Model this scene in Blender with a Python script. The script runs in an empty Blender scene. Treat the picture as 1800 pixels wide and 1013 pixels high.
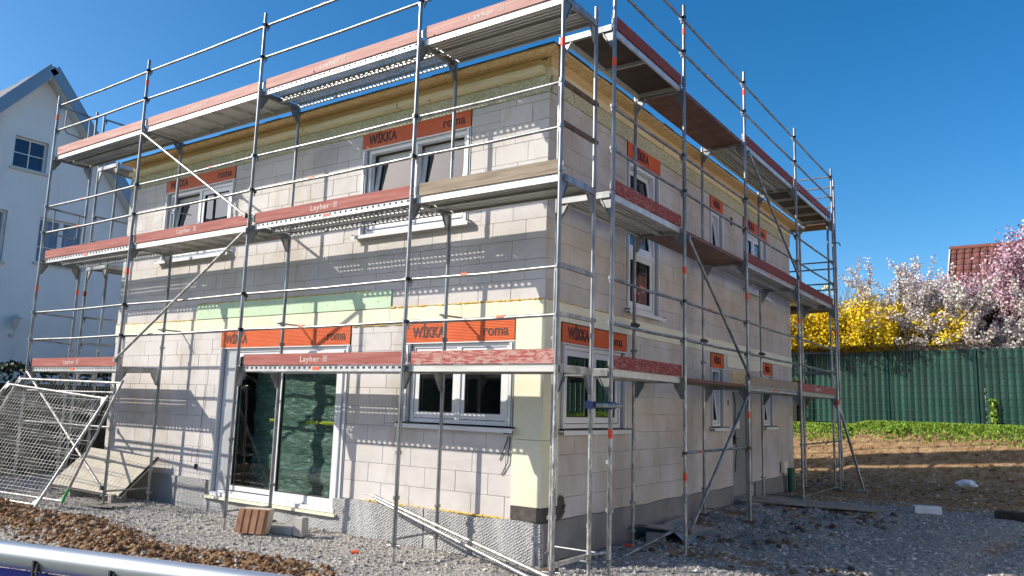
import bpy, math, random
import numpy as np
from mathutils import Vector, Matrix
random.seed(7); RNG = np.random.default_rng(7)
sc = bpy.context.scene
# ------------------------------------------------------------------ camera
CX, CY, CZ, YAW, PIT, ROL, FPX = 4.91518, -7.7546, 1.77259, -0.60835, 0.1489, 0.03018, 1371.44626
cam = bpy.data.objects.new('camera', bpy.data.cameras.new('camera'))
sc.collection.objects.link(cam)
fw = Vector((math.sin(YAW)*math.cos(PIT), math.cos(YAW)*math.cos(PIT), math.sin(PIT)))
rt = Vector((math.cos(YAW), -math.sin(YAW), 0)); up = rt.cross(fw)
r2 = rt*math.cos(ROL)+up*math.sin(ROL); u2 = -rt*math.sin(ROL)+up*math.cos(ROL)
cm = Matrix((r2, u2, -fw)).transposed().to_4x4(); cm.translation = Vector((CX, CY, CZ))
cam.matrix_world = cm
cam.data.sensor_width = 36; cam.data.lens = FPX/1800*36; cam.data.clip_start = .05; cam.data.clip_end = 2000
sc.camera = cam
# ------------------------------------------------------------------ light
SV = Vector((-1.27, -1.0, 0.97)).normalized()
EL = math.asin(SV.z); AZ = math.atan2(SV.x, SV.y)
sun = bpy.data.objects.new('sun', bpy.data.lights.new('sun', 'SUN')); sc.collection.objects.link(sun)
sun.data.energy = 3.75; sun.data.angle = math.radians(.53); sun.data.color = (1, .93, .82)
sun.rotation_euler = SV.to_track_quat('Z', 'Y').to_euler()
w = bpy.data.worlds.new('World'); sc.world = w; w.use_nodes = True
nt = w.node_tree; nt.nodes.clear()
sky = nt.nodes.new('ShaderNodeTexSky'); sky.sky_type = 'NISHITA'; sky.sun_disc = False
sky.sun_elevation = EL; sky.sun_rotation = AZ % (2*math.pi)
sky.air_density = .85; sky.dust_density = 1.8; sky.ozone_density = 3.0; sky.altitude = 700
bg = nt.nodes.new('ShaderNodeBackground'); bg.inputs['Strength'].default_value = .15
hs = nt.nodes.new('ShaderNodeHueSaturation'); hs.inputs['Saturation'].default_value = 1.36; hs.inputs['Value'].default_value = .94
wo = nt.nodes.new('ShaderNodeOutputWorld')
nt.links.new(sky.outputs[0], hs.inputs['Color']); tn = nt.nodes.new('ShaderNodeMix'); tn.data_type = 'RGBA'; tn.blend_type = 'MULTIPLY'; tn.inputs[0].default_value = 1; tn.inputs[7].default_value = (1, .935, .85, 1); nt.links.new(hs.outputs[0], tn.inputs[6]); nt.links.new(tn.outputs[2], bg.inputs[0]); nt.links.new(bg.outputs[0], wo.inputs[0])
sc.view_settings.view_transform = 'Standard'; sc.view_settings.look = 'None'
sc.view_settings.exposure = .68; sc.view_settings.gamma = 1
sc.render.engine = 'CYCLES'
sc.cycles.max_bounces = 8; sc.cycles.transparent_max_bounces = 16

# ------------------------------------------------------------------ object helpers
WM = {}
def _link(o, parent=None, basis=None):
    sc.collection.objects.link(o)
    b = basis or Matrix.Identity(4)
    o.matrix_basis = b; WM[o.name] = b
    if parent is not None:
        o.parent = parent; o.matrix_parent_inverse = WM[parent.name].inverted()
    return o
def tag(o, label=None, cat=None, group=None, kind=None):
    if label: o['label'] = label
    if cat: o['category'] = cat
    if group: o['group'] = group
    if kind: o['kind'] = kind
    return o
def thing(name, label, cat, loc=(0, 0, 0), group=None):
    o = bpy.data.objects.new(name, None); o.empty_display_size = .2
    _link(o, None, Matrix.Translation(Vector(loc))); return tag(o, label, cat, group)
class MB:
    def __init__(s): s.v = []; s.f = []; s.sm = []; s.mi = []
    def add(s, vs, fs, smooth=False, mi=0):
        k = len(s.v); s.v += [tuple(x) for x in vs]
        for f in fs: s.f.append(tuple(k+i for i in f)); s.sm.append(smooth); s.mi.append(mi)
    def box(s, a, b, M=None, mi=0):
        x0, y0, z0 = a; x1, y1, z1 = b
        vs = [(x0, y0, z0), (x1, y0, z0), (x1, y1, z0), (x0, y1, z0), (x0, y0, z1), (x1, y0, z1), (x1, y1, z1), (x0, y1, z1)]
        if M: vs = [M(*q) for q in vs]
        s.add(vs, [(0, 3, 2, 1), (4, 5, 6, 7), (0, 1, 5, 4), (1, 2, 6, 5), (2, 3, 7, 6), (3, 0, 4, 7)], False, mi)
    def tube(s, p, q, r=.024, n=10, caps=True, r2=None, mi=0):
        p = Vector(p); q = Vector(q); d = (q-p)
        if d.length < 1e-6: return
        d.normalize(); a = d.orthogonal().normalized(); b = d.cross(a); r2 = r if r2 is None else r2
        vs = []
        for k, (c, rr) in enumerate(((p, r), (q, r2))):
            for i in range(n):
                t = 2*math.pi*i/n; vs.append(c+(a*math.cos(t)+b*math.sin(t))*rr)
        s.add(vs, [(i, (i+1) % n, n+(i+1) % n, n+i) for i in range(n)], True, mi)
        if caps: s.add(vs, [tuple(range(n-1, -1, -1)), tuple(range(n, 2*n))], False, mi)
    def path(s, pts, r=.02, n=8, mi=0):
        for i in range(len(pts)-1): s.tube(pts[i], pts[i+1], r, n, True, mi=mi)
    def quadbox(s, p, mi=0):   # 8 explicit corners
        s.add(p, [(0, 3, 2, 1), (4, 5, 6, 7), (0, 1, 5, 4), (1, 2, 6, 5), (2, 3, 7, 6), (3, 0, 4, 7)], False, mi)
    def beam(s, p, q, wd, ht, upv=(0, 0, 1), mi=0):
        p = Vector(p); q = Vector(q); d = (q-p).normalized(); sd = d.cross(Vector(upv)).normalized(); u = sd.cross(d)
        vs = []
        for c in (p, q):
            for a, b in ((-1, -1), (1, -1), (1, 1), (-1, 1)): vs.append(c+sd*a*wd/2+u*b*ht/2)
        s.add(vs, [(0, 1, 2, 3), (7, 6, 5, 4), (0, 4, 5, 1), (1, 5, 6, 2), (2, 6, 7, 3), (3, 7, 4, 0)], False, mi)
    def extrude(s, poly, f, a, b, mi=0):    # poly list of 2D, f(t, u, v) -> point
        n = len(poly); vs = [f(a, *q) for q in poly]+[f(b, *q) for q in poly]
        s.add(vs, [(i, (i+1) % n, n+(i+1) % n, n+i) for i in range(n)], False, mi)
        s.add(vs, [tuple(range(n-1, -1, -1)), tuple(range(n, 2*n))], False, mi)
    def mesh(s, name, mats):
        me = bpy.data.meshes.new(name); me.from_pydata([tuple(v) for v in s.v], [], s.f)
        me.polygons.foreach_set('use_smooth', s.sm); me.polygons.foreach_set('material_index', s.mi)
        for m in (mats if isinstance(mats, (list, tuple)) else [mats]): me.materials.append(m)
        me.update(); return me
    def obj(s, name, mats, parent=None, basis=None):
        return _link(bpy.data.objects.new(name, s.mesh(name, mats)), parent, basis)
def inst(name, me, parent, basis=None): return _link(bpy.data.objects.new(name, me), parent, basis)
def bigmesh(name, V, F, mats, parent=None, attr=None, smooth=False, mi=None):
    me = bpy.data.meshes.new(name); V = np.asarray(V, np.float32); F = np.asarray(F, np.int32); k = F.shape[1]
    me.vertices.add(len(V)); me.vertices.foreach_set('co', V.ravel())
    me.loops.add(F.size); me.loops.foreach_set('vertex_index', F.ravel())
    me.polygons.add(len(F)); me.polygons.foreach_set('loop_start', np.arange(0, F.size, k, dtype=np.int32))
    me.polygons.foreach_set('loop_total', np.full(len(F), k, np.int32))
    me.polygons.foreach_set('use_smooth', np.full(len(F), smooth))
    if mi is not None: me.polygons.foreach_set('material_index', np.asarray(mi, np.int32))
    me.update(calc_edges=True)
    for m in (mats if isinstance(mats, (list, tuple)) else [mats]): me.materials.append(m)
    if attr:
        for an, av in attr.items():
            a = me.attributes.new(an, 'FLOAT', 'POINT'); a.data.foreach_set('value', np.asarray(av, np.float32))
    return _link(bpy.data.objects.new(name, me), parent)

# ------------------------------------------------------------------ materials
class N:
    def __init__(s, name):
        s.m = bpy.data.materials.new(name); s.m.use_nodes = True; s.t = s.m.node_tree; s.b = s.t.nodes['Principled BSDF']
        g = s.new('ShaderNodeNewGeometry'); s.pos = g.outputs['Position']; s.geo = g
    def new(s, ty, **k):
        n = s.t.nodes.new(ty)
        for a, b in k.items(): setattr(n, a, b)
        return n
    def link(s, a, b): s.t.links.new(a, b)
    def map(s, scale):
        m = s.new('ShaderNodeMapping'); m.inputs['Scale'].default_value = scale if isinstance(scale, tuple) else (scale,)*3
        s.link(s.pos, m.inputs[0]); return m.outputs[0]
    def noise(s, scale, detail=4, rough=.55, vec=None, dist=0):
        n = s.new('ShaderNodeTexNoise'); s.link(vec or s.map(scale), n.inputs['Vector'])
        n.inputs['Scale'].default_value = 1; n.inputs['Detail'].default_value = detail; n.inputs['Roughness'].default_value = rough
        n.inputs['Distortion'].default_value = dist; return n.outputs['Fac']
    def ramp(s, fac, stops, interp='LINEAR'):
        r = s.new('ShaderNodeValToRGB'); s.link(fac, r.inputs[0]); r.color_ramp.interpolation = interp
        e = r.color_ramp.elements
        while len(e) < len(stops): e.new(.5)
        for i, (p, c) in enumerate(stops):
            e[i].position = p; e[i].color = (*c, 1) if len(c) == 3 else c
        return r.outputs[0]
    def mix(s, fac, a, b, mode='MIX'):
        n = s.new('ShaderNodeMix', data_type='RGBA', blend_type=mode)
        for sock, v in ((n.inputs[0], fac), (n.inputs[6], a), (n.inputs[7], b)):
            if isinstance(v, (int, float)): sock.default_value = v
            elif isinstance(v, tuple): sock.default_value = (*v, 1)
            else: s.link(v, sock)
        return n.outputs[2]
    def math(s, op, a, b=0):
        n = s.new('ShaderNodeMath', operation=op)
        for sock, v in ((n.inputs[0], a), (n.inputs[1], b)):
            if isinstance(v, (int, float)): sock.default_value = v
            else: s.link(v, sock)
        return n.outputs[0]
    def bump(s, h, st=.3, dist=.01):
        n = s.new('ShaderNodeBump'); n.inputs['Strength'].default_value = st; n.inputs['Distance'].default_value = dist
        s.link(h, n.inputs['Height']); s.link(n.outputs[0], s.b.inputs['Normal'])
    def col(s, c):
        if isinstance(c, tuple): s.b.inputs['Base Color'].default_value = (*c, 1)
        else: s.link(c, s.b.inputs['Base Color'])
    def set(s, rough=.6, metal=0, spec=.5):
        s.b.inputs['Roughness'].default_value = rough; s.b.inputs['Metallic'].default_value = metal
        s.b.inputs['Specular IOR Level'].default_value = spec
    def objrand(s): return s.new('ShaderNodeObjectInfo').outputs['Random']
def simple(name, c1, c2, scale=3., rough=.6, metal=0, bump=0, bs=40, spec=.5, lo=.3, hi=.7, rnd=0):
    n = N(name); f = n.noise(scale, 5); c = n.ramp(f, [(lo, c1), (hi, c2)])
    if rnd:
        v = n.math('MULTIPLY_ADD', n.objrand(), rnd); n.t.nodes[-1].inputs[2].default_value = 1-rnd/2
        c = n.mix(1.0, c, v, 'MULTIPLY')
    n.col(c); n.set(rough, metal, spec)
    if bump: n.bump(n.noise(bs, 4), bump, .01)
    return n.m
M = {}
# galvanised steel with blotches
n = N('galvanised_steel'); f = n.noise((6, 6, 3), 4, .55); c = n.ramp(f, [(.3, (.17, .175, .18)), (.5, (.29, .3, .305)), (.72, (.46, .465, .46))])
d = n.noise((25, 25, 9), 4, .7); c = n.mix(n.math('GREATER_THAN', d, .7), c, (.5, .48, .44)); n.col(c); n.set(.42, .8)
n.link(n.ramp(f, [(.3, (.5, .5, .5)), (.7, (.32, .32, .32))]), n.b.inputs['Roughness']); M['galv'] = n.m
n = N('spattered_steel'); f = n.noise((18, 18, 7), 5, .7); c = n.ramp(f, [(.35, (.22, .22, .21)), (.5, (.36, .355, .34)), (.62, (.62, .6, .56))]); n.col(c); n.set(.45, .55); M['galv2'] = n.m
M['alu'] = simple('aluminium_deck', (.5, .49, .46), (.68, .67, .64), (1.5, 9, 9), .42, .55)
M['steeldeck'] = simple('perforated_deck_steel', (.38, .39, .40), (.6, .61, .61), 4, .45, .55)
def wood(name, c1, c2, c3, st=(1.2, 14, 26), chips=None, ch=.5, rough=.75):
    n = N(name); f = n.noise(st, 6, .65, dist=.4); c = n.ramp(f, [(.3, c1), (.5, c2), (.7, c3)])
    if chips: c = n.mix(n.math('GREATER_THAN', n.noise((7, 9, 38), 6, .75), ch), c, chips)
    k = n.noise((6, 6, 6), 2); c = n.mix(n.math('GREATER_THAN', k, .735), c, tuple(x*.35 for x in c1))
    n.col(c); n.set(rough, 0, .3); n.bump(f, .35, .004); return n.m
M['red'] = wood('red_painted_wood', (.27, .075, .062), (.36, .115, .095), (.45, .19, .16))
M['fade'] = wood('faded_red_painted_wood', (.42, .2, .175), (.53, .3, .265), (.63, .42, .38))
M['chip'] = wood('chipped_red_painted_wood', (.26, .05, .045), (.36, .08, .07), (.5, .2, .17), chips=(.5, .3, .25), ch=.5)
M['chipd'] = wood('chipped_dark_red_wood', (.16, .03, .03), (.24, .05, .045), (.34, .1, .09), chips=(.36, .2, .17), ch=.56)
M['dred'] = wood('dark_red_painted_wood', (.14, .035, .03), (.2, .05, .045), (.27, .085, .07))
M['raw'] = wood('weathered_raw_wood', (.16, .125, .09), (.3, .24, .175), (.42, .34, .26))
M['brown'] = wood('brown_deck_plywood', (.10, .05, .038), (.15, .068, .05), (.22, .105, .08), (2, 6, 6), rough=.5)
M['darkply'] = wood('dark_deck_plywood', (.035, .026, .02), (.055, .04, .03), (.09, .065, .05), (2, 6, 6), rough=.5)
M['plank'] = wood('old_grey_plank', (.2, .18, .15), (.32, .29, .25), (.42, .39, .33))
M['timber'] = wood('fresh_timber', (.52, .35, .16), (.66, .48, .25), (.74, .58, .33), (1.2, 1.2, 30))
M['timber2'] = wood('amber_timber', (.56, .4, .2), (.68, .51, .28), (.76, .6, .36), (1.2, 1.2, 24))
M['timberp'] = wood('pale_timber', (.66, .56, .34), (.76, .67, .44), (.82, .74, .52), (1.2, 1.2, 24))
n = N('strand_board'); v = n.new('ShaderNodeTexVoronoi'); n.link(n.map((22, 40, 60)), v.inputs['Vector']); v.inputs['Scale'].default_value = 1
c = n.ramp(v.outputs['Color'], [(0, (.56, .37, .15)), (.5, (.72, .5, .24)), (1, (.84, .66, .38))]); n.col(c); n.set(.7); M['osb'] = n.m
# white aac block
n = N('aerated_block'); f = n.noise(1.1, 6, .6); c = n.ramp(f, [(.3, (.52, .475, .43)), (.48, (.63, .595, .565)), (.7, (.69, .655, .63))])
v = n.math('MULTIPLY_ADD', n.objrand(), .06); n.t.nodes[-1].inputs[2].default_value = .96; c = n.mix(1., c, v, 'MULTIPLY')
st = n.noise((1.2, 1.2, .35), 5, .6); c = n.mix(n.math('MULTIPLY', n.math('GREATER_THAN', st, .60), .22), c, (.42, .33, .2))
gsm = n.noise((.7, .7, 1.6), 6, .7, dist=.8); c = n.mix(n.ramp(gsm, [(.5, (0, 0, 0)), (.68, (.55, .55, .55))]), c, (.45, .435, .42)); pt = n.noise((60, 60, 60), 3, .6); c = n.mix(n.ramp(pt, [(.68, (0, 0, 0)), (.74, (.5, .5, .5))]), c, (.35, .3, .26))
z = n.new('ShaderNodeSeparateXYZ'); n.link(n.pos, z.inputs[0])
n.col(c); n.set(.9, 0, .2); n.bump(n.noise(55, 5, .7), .3, .006); M['block'] = n.m
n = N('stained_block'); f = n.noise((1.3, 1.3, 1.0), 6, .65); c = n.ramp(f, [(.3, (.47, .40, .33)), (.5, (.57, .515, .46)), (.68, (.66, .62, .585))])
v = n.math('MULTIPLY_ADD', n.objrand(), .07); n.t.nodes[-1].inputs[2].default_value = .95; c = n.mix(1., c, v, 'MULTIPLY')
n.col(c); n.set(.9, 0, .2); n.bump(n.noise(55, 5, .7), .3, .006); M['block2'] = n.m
M['mortar'] = simple('joint_mortar', (.38, .34, .3), (.62, .58, .54), 2.2, .95, lo=.4, hi=.6)
n = N('cream_insulation'); f = n.noise(2, 4); c = n.ramp(f, [(.3, (.76, .72, .52)), (.7, (.81, .785, .62))])
v = n.new('ShaderNodeTexVoronoi'); n.link(n.map(55), v.inputs['Vector']); v.inputs['Scale'].default_value = 1
c = n.mix(n.ramp(v.outputs['Distance'], [(.0, (.45, .45, .45)), (.3, (0, 0, 0))]), c, (.6, .55, .32)); n.col(c); n.set(.85); n.bump(v.outputs['Distance'], .4, .004); M['cream'] = n.m
M['foam'] = simple('mounting_foam', (.5, .3, .05), (.72, .56, .14), 14, .8, bump=.8, bs=60)
M['green_board'] = simple('green_board', (.5, .66, .44), (.58, .74, .52), 3, .8)
n = N('speckled_wood_wool'); v = n.new('ShaderNodeTexVoronoi'); n.link(n.map((70, 70, 90)), v.inputs['Vector']); v.inputs['Scale'].default_value = 1
c = n.ramp(v.outputs['Color'], [(.2, (.34, .35, .23)), (.5, (.54, .53, .36)), (.8, (.7, .68, .5))]); n.col(c); n.set(.95); n.bump(v.outputs['Distance'], .8, .008); M['wool'] = n.m
n = N('orange_box'); f = n.noise(2.5, 3); c = n.ramp(f, [(.3, (.66, .12, .03)), (.7, (.78, .17, .042))]); n.col(c); n.set(.45); M['orange'] = n.m
M['print'] = simple('dark_print', (.06, .015, .01), (.09, .02, .015), 5, .6)
M['letter'] = simple('white_stencil', (.5, .38, .34), (.74, .66, .6), 60, .7)
M['pvc'] = simple('white_pvc', (.7, .71, .72), (.78, .79, .8), 2, .3)
M['pvcg'] = simple('grey_rail', (.42, .44, .46), (.5, .52, .54), 2, .4, .2)
M['rubber'] = simple('black_rubber', (.012, .012, .013), (.03, .03, .03), 6, .6)
M['orangeband'] = simple('orange_tape', (.8, .07, .02), (.85, .13, .04), 8, .5)
M['bluecoupler'] = simple('blue_coupler', (.05, .07, .2), (.08, .1, .25), 8, .5, .3)
# dimple membrane
n = N('dimple_membrane'); f = n.noise(3, 4); c = n.ramp(f, [(.3, (.22, .22, .225)), (.7, (.32, .315, .31))])
m = n.new('ShaderNodeMapping'); n.link(n.pos, m.inputs[0]); m.inputs['Scale'].default_value = (34, 34, 34); m.inputs['Rotation'].default_value = (0, math.radians(32), 0)
v = n.new('ShaderNodeTexVoronoi'); v.inputs['Randomness'].default_value = .35; v.inputs['Scale'].default_value = 1; n.link(m.outputs[0], v.inputs['Vector'])
c = n.mix(n.ramp(v.outputs['Distance'], [(.15, (0, 0, 0)), (.5, (.55, .55, .55))]), c, (.55, .55, .54)); n.col(c); n.set(.6)
n.bump(v.outputs['Distance'], .9, .02); M['membrane'] = n.m
n = N('bitumen_coat'); f = n.noise(9, 5); c = n.ramp(f, [(.3, (.035, .03, .028)), (.7, (.11, .09, .075))]); n.col(c); n.set(.7); n.bump(n.noise(60, 3), .8, .01); M['bitumen'] = n.m
M['plinth'] = simple('grey_plinth', (.19, .18, .175), (.28, .27, .26), 3, .8, bump=.5, bs=45)
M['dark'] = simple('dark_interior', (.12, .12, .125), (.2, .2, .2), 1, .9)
M['steeldoor'] = simple('grey_site_door', (.2, .22, .21), (.27, .29, .28), 1.5, .5)
# glass
def glass(name, tint, rough=0.0, trans=.75):
    m = bpy.data.materials.new(name); m.use_nodes = True; t = m.node_tree; t.nodes.clear()
    o = t.nodes.new('ShaderNodeOutputMaterial'); mx = t.nodes.new('ShaderNodeMixShader'); tr = t.nodes.new('ShaderNodeBsdfTransparent'); gl = t.nodes.new('ShaderNodeBsdfGlossy')
    fr = t.nodes.new('ShaderNodeFresnel'); fr.inputs['IOR'].default_value = 2.1; gl.inputs['Roughness'].default_value = rough; gl.inputs['Color'].default_value = (.95, .97, 1, 1)
    tr.inputs['Color'].default_value = (*tint, 1)
    ge = t.nodes.new('ShaderNodeNewGeometry'); mt = t.nodes.new('ShaderNodeMath'); mt.operation = 'SUBTRACT'; mt.inputs[0].default_value = 1; t.links.new(ge.outputs['Backfacing'], mt.inputs[1]); ml = t.nodes.new('ShaderNodeMath'); ml.operation = 'MULTIPLY'; t.links.new(fr.outputs[0], ml.inputs[0]); t.links.new(mt.outputs[0], ml.inputs[1]); t.links.new(ml.outputs[0], mx.inputs[0]); t.links.new(tr.outputs[0], mx.inputs[1]); t.links.new(gl.outputs[0], mx.inputs[2]); t.links.new(mx.outputs[0], o.inputs[0]); return m
M['glass'] = glass('window_glass', (.8, .86, .84))
n = N('green_plastic_sheet'); f = n.noise((3.5, 3.5, 13), 7, .7, dist=1.6); c = n.ramp(f, [(.3, (.10, .17, .14)), (.5, (.19, .28, .24)), (.64, (.33, .42, .38)), (.71, (.68, .73, .7))]); n.col(c); n.set(.22)
n.b.inputs['Emission Color'].default_value = (0, 0, 0, 1); n.bump(n.noise((4, 4, 16), 5, .6, dist=1.5), 1., .05); M['sheet'] = n.m
M['yellow'] = simple('yellow_tape', (.75, .7, .03), (.8, .76, .1), 5, .5)
# ground
n = N('building_site_ground')
at = n.new('ShaderNodeAttribute', attribute_name='soil'); gr = n.new('ShaderNodeAttribute', attribute_name='grass')
gv = n.new('ShaderNodeTexVoronoi'); n.link(n.map(26), gv.inputs['Vector']); gv.inputs['Scale'].default_value = 1
gc = n.ramp(gv.outputs['Color'], [(.1, (.19, .185, .18)), (.45, (.29, .285, .28)), (.85, (.44, .43, .41))])
gc = n.mix(n.ramp(n.noise(.9, 5, .6), [(.42, (0, 0, 0)), (.62, (.75, .75, .75))]), gc, (.33, .29, .24))
ft = n.new('ShaderNodeAttribute', attribute_name='pale'); gc = n.mix(n.math('MULTIPLY', ft.outputs['Fac'], .8), gc, n.ramp(gv.outputs['Color'], [(.1, (.34, .32, .29)), (.9, (.54, .5, .45))]))
so = n.ramp(n.noise(3.2, 7, .7), [(.3, (.15, .085, .04)), (.5, (.33, .2, .095)), (.7, (.52, .36, .2))])
sv = n.new('ShaderNodeTexVoronoi'); n.link(n.map(9), sv.inputs['Vector']); sv.inputs['Scale'].default_value = 1
so = n.mix(.35, so, n.ramp(sv.outputs['Color'], [(.2, (.16, .09, .05)), (.8, (.5, .36, .22))]))
sm = n.math('ADD', at.outputs['Fac'], n.math('MULTIPLY', n.math('SUBTRACT', n.noise(2.3, 6, .7), .5), .9))
c = n.mix(n.ramp(sm, [(.42, (0, 0, 0)), (.58, (1, 1, 1))]), gc, so)
c = n.mix(n.ramp(n.math('ADD', gr.outputs['Fac'], n.math('MULTIPLY', n.math('SUBTRACT', n.noise(5, 5, .7), .5), .8)), [(.45, (0, 0, 0)), (.6, (1, 1, 1))]), c, n.ramp(n.noise(12, 4), [(.3, (.06, .1, .02)), (.7, (.17, .25, .05))]))
n.col(c); n.set(.95, 0, .15); hb = n.math('ADD', gv.outputs['Distance'], n.noise(30, 5, .7)); n.bump(hb, .9, .03); M['ground'] = n.m
def rndmat(name, stops, rough=.85, spec=.25, trans=0):
    n = N(name); c = n.ramp(n.geo.outputs['Random Per Island'], stops); n.col(c); n.set(rough, 0, spec)
    if trans: n.b.inputs['Subsurface Weight'].default_value = 0; n.b.inputs['Transmission Weight'].default_value = 0
    return n.m
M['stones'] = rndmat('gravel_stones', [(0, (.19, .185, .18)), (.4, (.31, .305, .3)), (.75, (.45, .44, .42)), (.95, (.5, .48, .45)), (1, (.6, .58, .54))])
M['stones_lit'] = rndmat('sunlit_gravel_stones', [(0, (.22, .21, .2)), (.35, (.36, .345, .32)), (.75, (.5, .475, .44)), (1, (.66, .63, .59))])  # paler copy of the gravel, sunlit brightness put into its colour
M['rubble'] = rndmat('dark_rubble', [(0, (.06, .045, .03)), (.5, (.14, .1, .065)), (.85, (.22, .18, .14)), (1, (.4, .38, .36))])
M['clods'] = rndmat('soil_clods', [(0, (.12, .065, .035)), (.45, (.27, .15, .075)), (.8, (.38, .24, .13)), (.9, (.42, .37, .31)), (1, (.55, .5, .44))], .95)
M['grass'] = rndmat('grass_blades', [(0, (.09, .18, .015)), (.5, (.2, .34, .03)), (1, (.4, .5, .1))], .7)
M['forsythia'] = rndmat('forsythia_flowers', [(0, (.42, .28, .01)), (.3, (.75, .52, .01)), (.8, (.88, .66, .02)), (1, (.9, .75, .1))], .8)
M['blossom'] = rndmat('white_blossom', [(0, (.34, .26, .2)), (.3, (.6, .52, .47)), (.7, (.76, .7, .66)), (1, (.84, .8, .78))], .8)
M['pink'] = rndmat('pink_blossom', [(0, (.28, .15, .17)), (.35, (.5, .3, .36)), (.8, (.62, .43, .5)), (1, (.74, .6, .64))], .8)
M['hedge'] = rndmat('dark_hedge_leaves', [(0, (.012, .022, .01)), (.6, (.03, .05, .02)), (1, (.07, .09, .035))], .6)
M['bush'] = rndmat('olive_leaves', [(0, (.025, .035, .008)), (.6, (.06, .075, .018)), (1, (.11, .12, .03))], .7)
M['bark'] = simple('bark', (.09, .065, .05), (.18, .14, .11), 9, .9)
M['twig'] = simple('twigs', (.16, .11, .085), (.3, .22, .18), 5, .9)
n = N('white_stucco'); c = n.ramp(n.noise(1.2, 5, .6), [(.3, (.79, .785, .77)), (.7, (.86, .855, .84))]); st = n.noise((2.2, 2.2, .18), 5, .65)
c = n.mix(n.ramp(st, [(.55, (0, 0, 0)), (.72, (.35, .35, .35))]), c, (.5, .49, .46)); n.col(c); n.set(.9, 0, .2); n.bump(n.noise(70, 4, .7), .4, .01); M['stucco'] = n.m
M['barge'] = simple('blue_grey_fascia', (.17, .28, .4), (.21, .33, .46), 2, .5)
M['slate'] = simple('anthracite_tiles', (.06, .062, .065), (.11, .11, .115), 5, .6)
M['terra'] = simple('terracotta_tiles', (.12, .042, .032), (.18, .065, .048), 3, .75, rnd=.35)
M['terra2'] = simple('terracotta_ridge', (.16, .055, .04), (.24, .08, .06), 3, .75)
M['curtain'] = simple('net_curtain', (.1, .16, .24), (.3, .38, .48), (18, 18, 1), .8)
M['navyglass'] = simple('dark_blue_pane', (.012, .025, .06), (.02, .04, .09), 1, .06)
M['stuccogrey'] = simple('reveal_stucco', (.6, .58, .54), (.66, .64, .6), 2, .9)
M['pvcgreen'] = simple('green_privacy_strip', (.008, .046, .035), (.015, .07, .052), (.5, .5, .9), .38, rnd=.55)
M['wiregreen'] = simple('green_fence_wire', (.01, .045, .035), (.015, .06, .045), 5, .4)
M['concrete'] = simple('concrete', (.36, .34, .31), (.46, .44, .4), 4, .9, bump=.4, bs=50)
M['clay'] = simple('grooved_clay', (.34, .16, .09), (.5, .29, .18), 6, .85, bump=.3)
M['white'] = simple('white_foam_block', (.66, .68, .7), (.76, .77, .78), 4, .8)
M['bluenet'] = simple('blue_shade_net', (.03, .035, .3), (.06, .07, .45), (3, 3, 40), .6)
M['pad'] = simple('cream_mesh_board', (.5, .45, .36), (.6, .55, .46), 5, .85, bump=.6, bs=70)
M['darkgreen'] = simple('green_plastic_pipe', (.01, .07, .045), (.015, .1, .06), 4, .4)
M['zinc'] = simple('bent_zinc_sheet', (.3, .34, .38), (.48, .52, .56), 2, .3, .8)
M['log'] = simple('charred_log', (.02, .02, .018), (.05, .045, .035), 6, .9, bump=.6)
M['roofing'] = simple('black_roof_membrane', (.02, .02, .02), (.045, .045, .045), 5, .6)
M['rust'] = simple('rusty_coupler', (.08, .05, .035), (.2, .15, .12), 12, .8, .3)

def text_mesh(body, size, depth, mat, bold=0.0, shear=0, sx=1.0, space=1.0):
    cu = bpy.data.curves.new('lettering', 'FONT'); cu.body = body; cu.size = size; cu.extrude = depth; cu.offset = bold; cu.resolution_u = 3
    cu.space_character = space; cu.shear = shear
    o = bpy.data.objects.new('lettering', cu); sc.collection.objects.link(o)
    dg = bpy.context.evaluated_depsgraph_get(); me = bpy.data.meshes.new_from_object(o.evaluated_get(dg))
    bpy.data.objects.remove(o); me.materials.clear(); me.materials.append(mat)
    if sx != 1.0:
        for v in me.vertices: v.co.x *= sx
    return me
#@@SETTING
# ================================================================== SETTING: ground
def smooth(a, b, x):
    t = np.clip((x-a)/(b-a), 0, 1); return t*t*(3-2*t)
def vnoise(x, y, s, seed=0):
    x = x*s; y = y*s; xi = np.floor(x).astype(int); yi = np.floor(y).astype(int); xf = x-xi; yf = y-yi
    xf = xf*xf*(3-2*xf); yf = yf*yf*(3-2*yf)
    def h(a, b):
        v = np.sin(a*127.1+b*311.7+seed*74.7)*43758.5453; return v-np.floor(v)
    return (h(xi, yi)*(1-xf)+h(xi+1, yi)*xf)*(1-yf)+(h(xi, yi+1)*(1-xf)+h(xi+1, yi+1)*xf)*yf
def fbm(x, y, s, o=4, seed=0):
    r = 0; a = .5
    for i in range(o): r = r+a*vnoise(x, y, s*2**i, seed+i*3.1); a *= .5
    return r
def fence_y(x): return 20.6-.24*(x+2.5)
def heap(x, y):      # brown rubble heap in the front left
    e = np.exp(-((y+2.62+.18*np.sin(x*1.3))/.55)**2)*smooth(-.2, -2.0, x)*smooth(-16, -11, x)
    e2 = np.exp(-(((x+8.9)/1.3)**2+((y+2.6)/.55)**2))
    return e, e2
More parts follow.
